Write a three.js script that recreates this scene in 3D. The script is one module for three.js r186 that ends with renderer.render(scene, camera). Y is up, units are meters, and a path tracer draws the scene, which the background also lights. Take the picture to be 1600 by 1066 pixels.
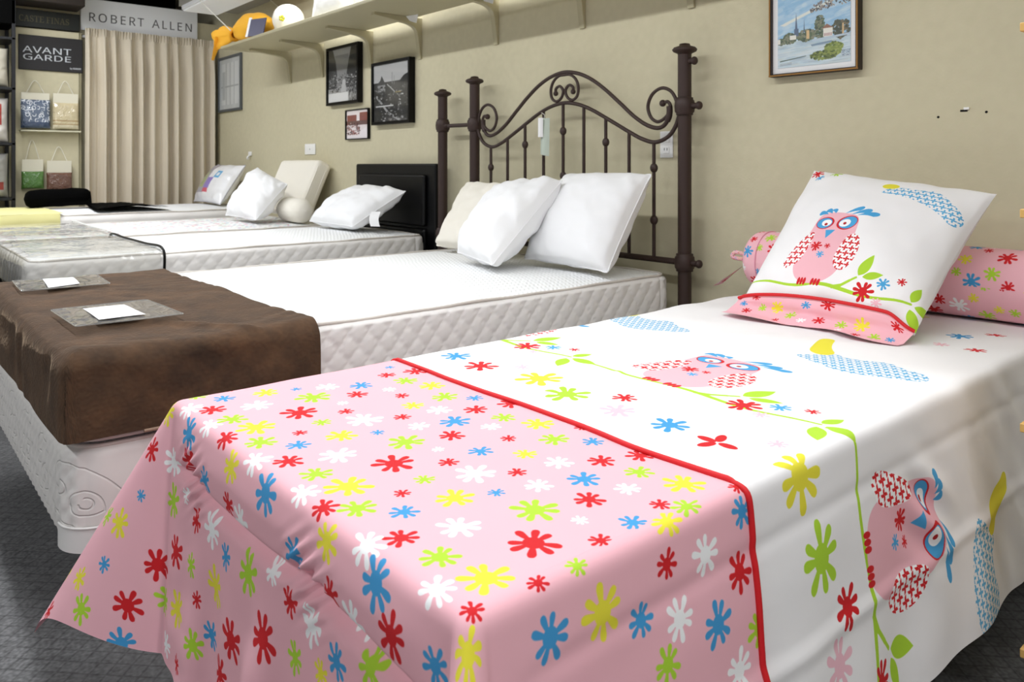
import * as THREE from 'three';
import { RoundedBoxGeometry } from 'three/addons/geometries/RoundedBoxGeometry.js';
import { mergeGeometries, mergeVertices } from 'three/addons/utils/BufferGeometryUtils.js';
import { ImprovedNoise } from 'three/addons/math/ImprovedNoise.js';
import { RectAreaLightUniformsLib } from 'three/addons/lights/RectAreaLightUniformsLib.js';

// ------------------------------------------------------------------ camera, light, exposure
const scene = new THREE.Scene();
scene.background = new THREE.Color(0x050505);
const camera = new THREE.PerspectiveCamera(2 * Math.atan(533 / 1207) * 180 / Math.PI, 1600 / 1066, 0.05, 40);
camera.position.set(0, 1.05, 0);
{ const a = 40.3 * Math.PI / 180; camera.lookAt(-Math.cos(a), 1.05, -Math.sin(a)); }
camera.focus = 1.6; camera.userData.fStop = 10;
camera.setViewOffset(1600, 1066, 0, 275, 1600, 1066);      // shift lens: verticals stay vertical
const renderer = new THREE.WebGLRenderer();
renderer.toneMapping = THREE.LinearToneMapping;
renderer.toneMappingExposure = 1.8;
renderer.shadowMap.enabled = true;
RectAreaLightUniformsLib.init();
const TUBE_COLOR = new THREE.Color(0.955, 0.975, 1.0);
// ceiling fixtures: [x, y, z, length, width, radiance]
const HANGING = [];
for (const x of [-6.1, -4.7, -3.3, -1.9, -0.5, 0.9]) HANGING.push([x, 2.72, -0.5, 1.2, 0.12, x < -6 ? 62 : x > .5 ? 38 : 31]);
for (const x of [-5.0, -2.2, 0.6]) HANGING.push([x, 2.72, 1.7, 1.2, 0.12, x < -4 ? 44 : 35]);
const SOFFIT = [[-6.08, 2.38, -2.21, 1.2, 0.3, 0.4], [-4.3, 2.38, -2.21, 1.2, 0.3, 7], [-2.5, 2.38, -2.21, 1.2, 0.3, 7], [-0.7, 2.38, -2.21, 1.2, 0.3, 7]];

// ------------------------------------------------------------------ helpers
const noise = new ImprovedNoise();
const N = (x, y, z = 0.37) => noise.noise(x, y, z);
let seed = 7;
const rnd = () => { seed = (seed * 16807) % 2147483647; return seed / 2147483647; };
const V = (x, y, z) => new THREE.Vector3(x, y, z);
const clamp = (x, a = 0, b = 1) => Math.min(b, Math.max(a, x));
const smooth = (a, b, x) => { const t = clamp((x - a) / (b - a)); return t * t * (3 - 2 * t); };
const mix = (a, b, t) => a + (b - a) * t;
const gauss = (x, s) => Math.exp(-x * x / (2 * s * s));
const taken = {};
function numbered(n) { const k = taken[n] = (taken[n] ?? -1) + 1; return k ? `${n}_${String(k).padStart(3, '0')}` : n; }
function obj(name, geo, m, parent) {
  const o = new THREE.Mesh(Array.isArray(geo) ? mergeGeometries(geo.map(g => { const q = g.index ? g.toNonIndexed() : g.clone(); for (const k of Object.keys(q.attributes)) if (!['position', 'normal', 'uv'].includes(k)) q.deleteAttribute(k); return q; })) : geo, m);
  o.name = parent ? name : numbered(name); o.castShadow = o.receiveShadow = true;
  (parent || scene).add(o); return o;
}
function tag(o, label, category, group) { o.userData = { label, category }; if (group) o.userData.group = group; return o; }
function thing(name, label, category, group) { const g = new THREE.Group(); g.name = numbered(name); scene.add(g); return tag(g, label, category, group); }
function struct(name, geo, m) { const o = obj(name, geo, m); o.name = name; o.userData.kind = 'structure'; return o; }
function settle(o) {                                             // move the origin of a thing to its base
  o.updateMatrixWorld(true);
  const b = new THREE.Box3().setFromObject(o), c = V((b.min.x + b.max.x) / 2, b.min.y, (b.min.z + b.max.z) / 2);
  if (o.isMesh) { o.geometry.translate(-c.x, -c.y, -c.z); for (const k of o.children) k.position.sub(c); o.position.add(c); } else { for (const k of o.children) k.position.sub(c); o.position.add(c); }
  return o;
}
function bx(x0, x1, y0, y1, z0, z1, r = 0.004, seg = 2) {
  const w = x1 - x0, h = y1 - y0, d = z1 - z0;
  const g = r > 0 ? new RoundedBoxGeometry(w, h, d, seg, Math.min(r, w * .49, h * .49, d * .49)) : new THREE.BoxGeometry(w, h, d);
  return g.translate((x0 + x1) / 2, (y0 + y1) / 2, (z0 + z1) / 2);
}
function tube(pts, r, seg = 0, rad = 8, closed = false) {
  return new THREE.TubeGeometry(new THREE.CatmullRomCurve3(pts.map(p => p.isVector3 ? p : V(...p)), closed, 'centripetal'), seg || pts.length * 6, r, rad, closed);
}
function rod(a, b, r0, r1 = r0, n = 10) {
  const A = V(...a), B = V(...b), d = B.clone().sub(A), g = new THREE.CylinderGeometry(r1, r0, d.length(), n);
  g.applyQuaternion(new THREE.Quaternion().setFromUnitVectors(V(0, 1, 0), d.clone().normalize()));
  return g.translate((A.x + B.x) / 2, (A.y + B.y) / 2, (A.z + B.z) / 2);
}
function ball(x, y, z, r, sx = 1, sy = 1, sz = 1, n = 14) { return new THREE.SphereGeometry(r, n, Math.round(n * .7)).scale(sx, sy, sz).translate(x, y, z); }
function surf(nu, nv, f, uvf, flip = false) {                    // f(u, v) -> [x, y, z], u and v in 0..1
  const P = [], U = [], I = [];
  for (let j = 0; j <= nv; j++) for (let i = 0; i <= nu; i++) { const u = i / nu, v = j / nv; P.push(...f(u, v)); U.push(...(uvf ? uvf(u, v) : [u, v])); }
  for (let j = 0; j < nv; j++) for (let i = 0; i < nu; i++) {
    const a = j * (nu + 1) + i, b = a + 1, c = a + nu + 1, d = c + 1;
    flip ? I.push(a, c, b, b, c, d) : I.push(a, b, c, b, d, c);
  }
  const g = new THREE.BufferGeometry(); g.setAttribute('position', new THREE.Float32BufferAttribute(P, 3)); g.setAttribute('uv', new THREE.Float32BufferAttribute(U, 2)); g.setIndex(I); g.computeVertexNormals(); return g;
}
// textures
function canvasTex(w, h, draw, srgb = true) {
  const c = document.createElement('canvas'); c.width = w; c.height = h; draw(c.getContext('2d'), w, h);
  const t = new THREE.CanvasTexture(c); if (srgb) t.colorSpace = THREE.SRGBColorSpace; t.wrapS = t.wrapT = THREE.RepeatWrapping; return t;
}
function dataTex(n, f, srgb = false) {                           // f(u, v) -> [r, g, b] 0..1, tileable if f is
  const d = new Uint8Array(n * n * 4);
  for (let j = 0; j < n; j++) for (let i = 0; i < n; i++) { const c = f(i / n, j / n), k = (j * n + i) * 4; for (let q = 0; q < 3; q++) d[k + q] = clamp(c[q]) * 255; d[k + 3] = 255; }
  const t = new THREE.DataTexture(d, n, n); t.magFilter = THREE.LinearFilter; t.minFilter = THREE.LinearMipmapLinearFilter; t.generateMipmaps = true; t.wrapS = t.wrapT = THREE.RepeatWrapping;
  if (srgb) t.colorSpace = THREE.SRGBColorSpace; t.needsUpdate = true; return t;
}
const rep = (t, x, y = x) => { const c = t.clone(); c.repeat.set(x, y); c.needsUpdate = true; return c; };
const tn = (u, v, f) => {                                        // tileable noise, f whole periods
  const a = N(u * f, v * f, 1.3), b = N((u - 1) * f, v * f, 1.3), c = N(u * f, (v - 1) * f, 1.3), d = N((u - 1) * f, (v - 1) * f, 1.3);
  return mix(mix(a, b, u), mix(c, d, u), v);
};
const mat = (color, roughness = 0.6, o = {}) => new THREE.MeshStandardMaterial({ color, roughness, side: THREE.DoubleSide, ...o });
const phys = (color, roughness, o = {}) => new THREE.MeshPhysicalMaterial({ color, roughness, side: THREE.DoubleSide, ...o });
const weaveT = dataTex(128, (u, v) => { const a = .5 + .25 * Math.sin(u * Math.PI * 2 * 16) * Math.cos(v * Math.PI * 2 * 16) + .25 * tn(u, v, 32); return [a, a, a]; });
const fleckT = dataTex(256, (u, v) => { const a = .5 + .5 * tn(u, v, 9) * .6 + .5 * tn(u, v, 40) * .7; return [a, a, a]; });

// ------------------------------------------------------------------ materials
const wallTex = dataTex(256, (u, v) => { const m = tn(u, v, 5) * .012 + tn(u, v, 60) * .02; return [.79 + m, .76 + m, .645 + m]; }, true);
const M = {
  wall: mat(0xffffff, .75, { map: rep(wallTex, .6), bumpMap: rep(fleckT, 3), bumpScale: .0006 }),
  darkwall: mat(0x0c0b0a, .9), ceiling: mat(0x4a4946, .9), soffit: mat(0x9a968c, .85),
  shelf: mat(0xb5ad8e, .45), white: mat(0xe9e9ea, .5), plastic: mat(0xf0f0ee, .35),
  iron: mat(0x3a2a25, .5, { metalness: .25, bumpMap: rep(fleckT, 4), bumpScale: .0006 }),
  blackframe: phys(0x060505, .35, { specularIntensity: .4 }), pine: mat(0xd6ab62, .45), leather: phys(0x050506, .4, { specularIntensity: .5 }),
  piping: mat(0xcfc8c0, .7), redpipe: mat(0xd5121c, .6), bumper: mat(0xe6e5e2, .35),
  black: phys(0x040404, .95, { specularIntensity: .1 }), clear: phys(0xffffff, .06, { transmission: 1, thickness: 0, ior: 1.45 }), film: phys(0xe8e8e6, .05, { transmission: .8, thickness: 0, ior: 1.5 }),
  vinyl: phys(0xf4f4f2, .1, { transmission: .82, thickness: 0, ior: 1.5, bumpMap: rep(fleckT, .5), bumpScale: .006 }),
  paper: mat(0xeeeeee, .7), pillow: mat(0xf4f4f5, .85, { bumpMap: rep(weaveT, 12), bumpScale: .0003 }), cream: mat(0xf0ebdf, .85),
  steel: mat(0x77787a, .35, { metalness: .8 }), darkmetal: mat(0x17171a, .5, { metalness: .4 }), cord: mat(0xe8e6da, .7),
};

// ------------------------------------------------------------------ room
const WZ = -2.56, LX = -7.3;
const carpetTex = dataTex(512, (u, v) => {
  const a = Math.abs(((u + v) * 10) % 1 - .5) * 2, b = Math.abs((((u - v) * 10) % 1 + 1) % 1 - .5) * 2;
  const l = Math.max(smooth(.8, .95, a), smooth(.8, .95, b));
  const n = tn(u, v, 70) * .12 + tn(u, v, 26) * .05 + tn(u, v, 4) * .03; const k = .40 + n - l * .06; return [k, k, k * 1.01];
}, true);
struct('floor', new THREE.PlaneGeometry(11.2, 6.4, 1, 1).rotateX(-Math.PI / 2).translate(-2.95, 0, .6), mat(0xffffff, .95, { map: rep(carpetTex, 22, 12.6), bumpMap: rep(carpetTex, 22, 12.6), bumpScale: .004 }));
struct('subfloor', bx(-8.5, 2.6, -.12, -.004, -2.66, 3.7, 0), M.darkwall);
function metreBox(...a) {                                        // box with uv in metres
  const g = bx(...a, 0), p = g.attributes.position, n = g.attributes.normal, u = g.attributes.uv;
  for (let i = 0; i < p.count; i++) Math.abs(n.getX(i)) > .5 ? u.setXY(i, p.getZ(i), p.getY(i)) : Math.abs(n.getZ(i)) > .5 ? u.setXY(i, p.getX(i), p.getY(i)) : u.setXY(i, p.getX(i), p.getZ(i));
  return g;
}
struct('wall_back', metreBox(-8.5, 2.6, 0, 2.9, WZ - .1, WZ), M.wall);
struct('wall_left', metreBox(LX - .1, LX, 0, 2.36, WZ, 3.6), M.wall);
struct('wall_far_left', bx(-8.6, -8.5, 0, 2.9, WZ - .1, 3.7, 0), M.darkwall);
struct('wall_right', metreBox(2.5, 2.6, 0, 2.9, WZ, 3.6), M.white);
struct('wall_front', metreBox(-8.5, 2.6, 0, 2.9, 3.6, 3.7), M.white);
struct('ceiling', bx(-8.6, 2.6, 2.9, 3.0, WZ - .1, 3.7, 0), M.ceiling);
struct('trim_1', bx(-6.75, 2.5, 2.38, 2.9, WZ, -2.06, 0), M.soffit);

// fixtures
function fixture([x, y, z, len, w, L], label, group, hang) {
  const t = thing(hang ? 'strip_light' : 'ceiling_light', label, 'light', group);
  const h = hang ? .06 : .05, y0 = hang ? y : y - h;
  obj('housing', bx(x - len / 2, x + len / 2, y0 + .012, y0 + h, z - w / 2, z + w / 2, .006), M.white, t);
  obj('lens', bx(x - len / 2 + .012, x + len / 2 - .012, y0, y0 + .012, z - w / 2 + .01, z + w / 2 - .01, .004), mat(0xdadada, .4, { emissive: TUBE_COLOR, emissiveIntensity: Math.min(L, 1.2) * .25 }), t);
  if (hang) for (const s of [-.4, .4]) obj('hanger_rod', rod([x + s * len, y0 + h, z], [x + s * len, 2.9, z], .004), M.white, t);
  const l = new THREE.RectAreaLight(TUBE_COLOR, L, len - .03, w - .02); l.position.set(x, y0 - .004, z); l.lookAt(x, 0, z); t.add(l);
  settle(t); return t;
}
const ORD = ['first', 'second', 'third', 'fourth', 'fifth', 'sixth'];
HANGING.forEach((a, i) => fixture(a, a[2] < 0 ? `${ORD[i]} strip light from the curtain, hung above the feet of the beds` : `${ORD[i - 6]} strip light from the curtain, in the row behind the viewer`, a[2] < 0 ? 'strip lights above the beds' : 'strip lights behind the viewer', true));
SOFFIT.forEach((a, i) => fixture(a, i ? `${ORD[i - 1]} wide ceiling light from the corner, above the long wall shelf` : 'flat white ceiling light in the corner beside the white sign', i ? 'ceiling lights above the wall shelf' : null, false));

// ------------------------------------------------------------------ the printed bed linen (cloth is laid out flat in metres: x across, z along)
const COL = { r: '#d3141d', b: '#3f9bd4', g: '#b0da34', y: '#efe43c', w: '#fdfdfd', p: '#f7c3cf' };
const PINK = '#f6bbc5', CLOTHWHITE = '#f8f6f6', RED = '#d3141d', BLUE = '#4aa6dc', GREEN = '#b0da34';
function splat(c, x, y, R, col, rot = 0, n = 8) {
  c.fillStyle = col; c.beginPath(); c.arc(x, y, R * .39, 0, 7); c.fill();
  for (let i = 0; i < n; i++) {
    const k = 1 - .12 * (((i * 7) % 3) / 2);
    c.save(); c.translate(x, y); c.rotate(rot + i * Math.PI * 2 / n + .12 * Math.sin(i * 2.3)); c.scale(R * k, R * k);
    c.beginPath(); c.moveTo(.25, -.07); c.quadraticCurveTo(.62, -.16, .8, -.165); c.quadraticCurveTo(1.02, -.13, 1.0, .01); c.quadraticCurveTo(1.0, .15, .8, .165); c.quadraticCurveTo(.62, .15, .25, .07); c.closePath(); c.fill(); c.restore();
  }
}
function pinwheels(c, x0, y0, x1, y1, pitch, col) {
  c.fillStyle = col; let row = 0;
  for (let y = y0; y < y1; y += pitch * .86, row++) for (let x = x0 + (row % 2) * pitch * .5; x < x1; x += pitch) for (let k = 0; k < 4; k++) {
    c.save(); c.translate(x, y); c.rotate(k * Math.PI / 2 + .3); const s = pitch * .51; c.scale(s, s);
    c.beginPath(); c.moveTo(-.2, -.2); c.lineTo(.3, -.28); c.lineTo(.92, -.5); c.lineTo(.78, .02); c.lineTo(.35, .2); c.closePath(); c.fill(); c.restore();
  }
}
const poly = (c, p) => { c.beginPath(); c.moveTo(...p[0]); for (let i = 1; i < p.length; i++) c.lineTo(...p[i]); c.closePath(); };
function blob(c, p) {                                            // smooth closed outline through points
  c.beginPath(); const n = p.length, m = (a, b) => [(a[0] + b[0]) / 2, (a[1] + b[1]) / 2];
  c.moveTo(...m(p[n - 1], p[0])); for (let i = 0; i < n; i++) c.quadraticCurveTo(...p[i], ...m(p[i], p[(i + 1) % n])); c.closePath();
}
function leaf(c, x0, y0, x1, y1, w) {
  const dx = x1 - x0, dy = y1 - y0, nx = -dy * w, ny = dx * w;
  c.fillStyle = GREEN; c.beginPath(); c.moveTo(x0, y0); c.quadraticCurveTo(x0 + dx * .35 + nx, y0 + dy * .35 + ny, x1, y1); c.quadraticCurveTo(x0 + dx * .35 - nx, y0 + dy * .35 - ny, x0, y0); c.fill();
}
function drop(c, x, y, len, w, ang) {
  c.fillStyle = BLUE; w *= 1.7; c.save(); c.translate(x, y); c.rotate(ang); c.beginPath(); c.moveTo(0, 0); c.quadraticCurveTo(len * .5, -w * .3, len * .75, -w); c.quadraticCurveTo(len * 1.1, -w * .9, len, w * .1); c.quadraticCurveTo(len * .8, w, 0, 0); c.fill(); c.restore();
}
function owl(c, ox, oy, sx, sy) {                                // owl on a branch, origin between its feet, up is -y
  c.save(); c.translate(ox, oy); c.scale(sx, -sy);
  const line = (p, w0, w1) => { for (let i = 0; i + 1 < p.length; i++) { c.lineWidth = 1.35 * mix(w0, w1, i / (p.length - 1)); c.strokeStyle = GREEN; c.lineCap = 'round'; c.beginPath(); c.moveTo(...p[i]); c.lineTo(...p[i + 1]); c.stroke(); } };
  const q = []; for (let i = 0; i <= 26; i++) { const x = mix(-.25, .335, i / 26); q.push([x, -.004 + .006 * Math.sin(x * 23) + .03 * smooth(.2, .35, x) * .2]); }
  line(q.slice(0, 17), .004, .009); line(q.slice(16), .009, .0045);
  line([[.085, 0], [.11, .01], [.135, .03], [.152, .044]], .008, .004);
  // wings
  const wl = [[-.058, .196], [-.086, .168], [-.122, .085], [-.126, .048], [-.1, .04], [-.062, .062], [-.05, .14]];
  const wr = [[.064, .2], [.106, .19], [.124, .13], [.11, .065], [.075, .055], [.052, .085], [.05, .14]];
  // body
  c.fillStyle = PINK; blob(c, [[-.07, .265], [.0, .275], [.07, .27], [.082, .2], [.088, .12], [.08, .04], [.035, -.002], [-.035, -.002], [-.078, .03], [-.082, .12], [-.076, .2]]); c.fill();
  for (const w of [wl, wr]) { c.save(); blob(c, w); c.fillStyle = '#ffffff'; c.fill(); c.clip(); pinwheels(c, -.14, .02, .14, .22, .0235, RED); c.restore(); }
  const eye = (x, y, rx, a, px) => {
    c.save(); c.translate(x, y); c.rotate(a);
    const e = (k, col, dx = 0, dy = 0) => { c.fillStyle = col; c.beginPath(); c.ellipse(dx, dy, rx * k, rx * .78 * k, 0, 0, 7); c.fill(); };
    e(1, RED); e(.86, BLUE, -.002 * Math.sign(px), 0); e(.55, '#ffffff', px, 0); c.restore();
    c.fillStyle = '#b3121b'; c.beginPath(); c.ellipse(x + px * .9, y - .004, .0055, .0055, 0, 0, 7); c.fill();
  };
  eye(-.041, .226, .031, .3, .005); eye(.036, .236, .036, .3, -.008);
  c.fillStyle = BLUE; poly(c, [[-.026, .199], [.008, .203], [-.011, .166]]); c.fill();
  splat(c, -.026, .131, .021, RED, .2, 9); splat(c, .012, .137, .011, RED, 0, 8); splat(c, .002, .102, .014, BLUE, 0, 8);
  for (const fx of [-.028, .025]) for (const k of [-1, 0, 1]) { c.fillStyle = RED; c.beginPath(); c.ellipse(fx + k * .0115, .004, .0055, .012, -.15, 0, 7); c.fill(); }
  drop(c, -.046, .262, -.034, .009, -.25); drop(c, -.034, .266, -.028, .009, -.75); drop(c, -.022, .268, -.02, .008, -1.25);
  drop(c, .012, .272, .062, .0075, .62); drop(c, .034, .27, .066, .008, .45); drop(c, .056, .268, .07, .008, .28);
  leaf(c, .156, .052, .18, .128, .45); leaf(c, .17, .05, .23, .07, .4);
  leaf(c, .334, .014, .348, .064, .48); leaf(c, .346, .004, .418, .002, .42); leaf(c, .336, -.008, .37, -.068, .45);
  splat(c, .188, .004, .036, RED, .2, 9); splat(c, .24, .042, .022, BLUE, 0, 8); splat(c, .29, .064, .015, RED, .3, 8); splat(c, .24, -.022, .018, COL.p, 0, 8);
  c.restore();
}
function cloud(c, pts, pitch) { c.save(); blob(c, pts); c.clip(); const xs = pts.map(p => p[0]), ys = pts.map(p => p[1]); pinwheels(c, Math.min(...xs) - .02, Math.min(...ys) - .02, Math.max(...xs) + .02, Math.max(...ys) + .02, pitch, '#5fb0de'); c.restore(); }
// flowers of the pink panel: colour, x, z, radius in millimetres of cloth
const FLOWERS = `g -1343 -854 24;y -1280 -875 26;w -1312 -797 14;r -1405 -848 18;b -1455 -885 11;r -1391 -910 25;r -1263 -795 14;g -1203 -852 25;b -1159 -890 16;y -1200 -779 20;w -1146 -799 23;r -1103 -850 22;r -1088 -920 24;r -1157 -729 15;g -1036 -860 21;w -1096 -723 19;b -1074 -782 27;w -1014 -813 17;y -973 -883 27;r -1022 -738 21;r -952 -800 13;g -902 -854 24;b -854 -893 17;r -910 -924 12;g -1045 -665 30;w -986 -686 10;b -937 -731 19;y -885 -777 18;w -828 -792 22;r -791 -846 21;r -769 -908 22;r -933 -668 15;r -983 -605 31;w -874 -672 30;r -839 -721 14;g -727 -855 21;g -906 -607 15;w -785 -713 20;b -759 -776 24;w -699 -799 18;y -660 -871 29;r -602 -921 14;r -886 -558 12;y -828 -603 26;b -805 -655 12;g -732 -659 31;r -709 -734 21;r -640 -795 14;g -611 -817 23;b -835 -529 19;w -676 -684 11;b -630 -730 18;y -599 -767 24;b -564 -912 22;w -757 -557 27;r -670 -601 31;r -625 -667 15;r -778 -489 21;g -712 -498 23;g -598 -609 15;w -589 -672 30;r -548 -749 18;w -535 -825 26;r -491 -894 25;r -466 -961 22;w -663 -456 25;y -645 -511 30;r -600 -551 14;r -605 -462 17;g -605 -483 27;y -1520 -423 25;g -1509 -491 21;b -1460 -527 20;y -1445 -602 24;r -1517 -558 14;b -1429 -657 11;w -1406 -712 22;w -1441 -455 28;r -1404 -486 24;w -1379 -557 27;g -1359 -659 32;r -1323 -732 20;b -1372 -768 23;b -1393 -416 30;w -1330 -452 26;g -1330 -495 25;r -1291 -600 32;w -1292 -685 11;r -1246 -667 14;g -1221 -608 16;w -1187 -670 32;r -1252 -451 24;y -1266 -511 32;r -1197 -557 12;y -1141 -603 25;b -1116 -656 12;g -1194 -489 26;b -1146 -530 19;y -1195 -417 26;w -1130 -450 28;r -1090 -489 23;w -1067 -558 29;g -1021 -500 23;y -953 -514 33;b -1063 -419 32;w -975 -455 26;r -915 -455 22;g -883 -489 25;y -876 -420 25;w -796 -448 28;b -757 -418 30;r -1551 -349 22;r -1387 -371 25;w -1483 -340 26;b -1301 -364 22;b -1556 -263 11;g -1469 -274 30;w -1405 -305 15;r -1198 -359 20;r -1346 -282 20;y -1602 -202 27;w -1274 -292 30;w -1148 -350 26;r -1051 -379 26;b -1211 -273 20;g -1121 -282 32;b -963 -372 24;r -1432 -199 28;r -1508 -148 28;g -1353 -206 20;b -1622 -121 16;w -1039 -317 19;y -1257 -206 32;r -983 -299 20;r -859 -363 20;r -1557 -64 28;g -1486 -89 24;y -1413 -106 30;r -1327 -158 14;w -915 -300 28;w -805 -353 26;b -1561 5 26;w -1456 -27 22;g -1332 -81 25;b -1283 -115 24;r -1174 -161 32;r -1052 -222 33;r -718 -379 26;g -964 -234 22;b -843 -289 22;r -1390 -24 16;r -1217 -90 27;g -769 -318 24;b -643 -381 20;y -884 -255 17;y -571 -427 28;b -501 -697 20;y -533 -634 31;w -479 -763 25;b -447 -835 28;g -409 -923 25;b -537 -554 26;g -438 -734 22;w -375 -873 27;y -343 -957 33;r -1684 -320 20;g -1664 -211 21;r -1642 -127 12;y -1815 -116 36;g -1664 -28 28;r -1821 -8 23;y -1700 -80 24;r -1766 -247 14;w -1938 -51 20`;
// the unseen skirts carry on the same scattered print
let extra = ''; { const cs = 'rgywbr'; for (let i = 0; i < 26; i++) extra += `;${cs[i % 6]} ${-1700 - 230 * rnd() | 0} ${-900 + 560 * rnd() | 0} ${14 + 14 * rnd() | 0};${cs[(i + 2) % 6]} ${-420 + 250 * rnd() | 0} ${-880 + 420 * rnd() | 0} ${14 + 14 * rnd() | 0}`; }
function drawFlowers(c, list) {
  const used = [];
  list.split(';').forEach((s, i) => {
    const [k, x, z, r] = s.split(' '); const X = x / 1000, Z = z / 1000, R = r / 1000 * 1.1;
    if (used.some(u => Math.hypot(u[0] - X, u[1] - Z) < .75 * (u[2] + R))) return;
    used.push([X, Z, R]); splat(c, X, Z, R, COL[k], i * .7, 8);
  });
}
const CX0 = -1.97, CX1 = -.145, ZP = -.924, ZHEM = .01, ZHEAD = -2.5;
const CW = CX1 - CX0;
const pinkTex = canvasTex(2048, Math.round(2048 * (ZHEM - ZP) / CW), (c, w, h) => {
  c.fillStyle = PINK; c.fillRect(0, 0, w, h); const S = w / CW; c.setTransform(S, 0, 0, S, -CX0 * S, -ZP * S); drawFlowers(c, FLOWERS + extra);
});
const whiteTex = canvasTex(2048, Math.round(2048 * (ZP - ZHEAD) / CW), (c, w, h) => {
  c.fillStyle = CLOTHWHITE; c.fillRect(0, 0, w, h); const S = w / CW; c.setTransform(S, 0, 0, S, -CX0 * S, -ZHEAD * S);
  drawFlowers(c, 'b -1436 -1049 33;r -1333 -1040 37;p -1265 -1102 19;y -1174 -1070 48;g -1059 -1036 43;r -972 -1102 23;p -930 -1036 32;b -824 -1048 33;p -658 -1107 16;y -572 -1064 52;g -446 -1094 50;r -354 -1157 33;p -286 -1113 40;b -765 -2150 29;r -712 -2235 23;r -685 -2023 24;p -768 -2037 19;b -1400 -2200 28;r -1300 -2300 30;g -1100 -2260 26;y -950 -2350 30;r -440 -2050 30;b -330 -2180 26;r -1700 -1080 30;y -1800 -1150 40;g -1650 -2200 28');
  c.fillStyle = RED; for (const a of [0, 1.9, 3.14, 4.4]) { c.save(); c.translate(-.725, -1.042); c.rotate(a); c.beginPath(); c.ellipse(.02, 0, .017, .0085, 0, 0, 7); c.fill(); c.restore(); }
  for (const x of [-1.595, -.995, -.395]) {
    owl(c, x, -1.237, 1.0, 1.0);
    const o = x + .995;
    cloud(c, [[-.955 + o, -1.66], [-.915 + o, -1.70], [-.885 + o, -1.75], [-.845 + o, -1.715], [-.8 + o, -1.73], [-.765 + o, -1.75], [-.725 + o, -1.715], [-.66 + o, -1.70], [-.65 + o, -1.655], [-.72 + o, -1.63], [-.79 + o, -1.60], [-.87 + o, -1.622]], .02);
    c.fillStyle = COL.y; blob(c, [[-.985 + o, -1.87], [-.95 + o, -1.875], [-.925 + o, -1.79], [-.885 + o, -1.745], [-.9 + o, -1.705], [-.95 + o, -1.73], [-.965 + o, -1.79]]); c.fill();
  }
});
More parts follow.
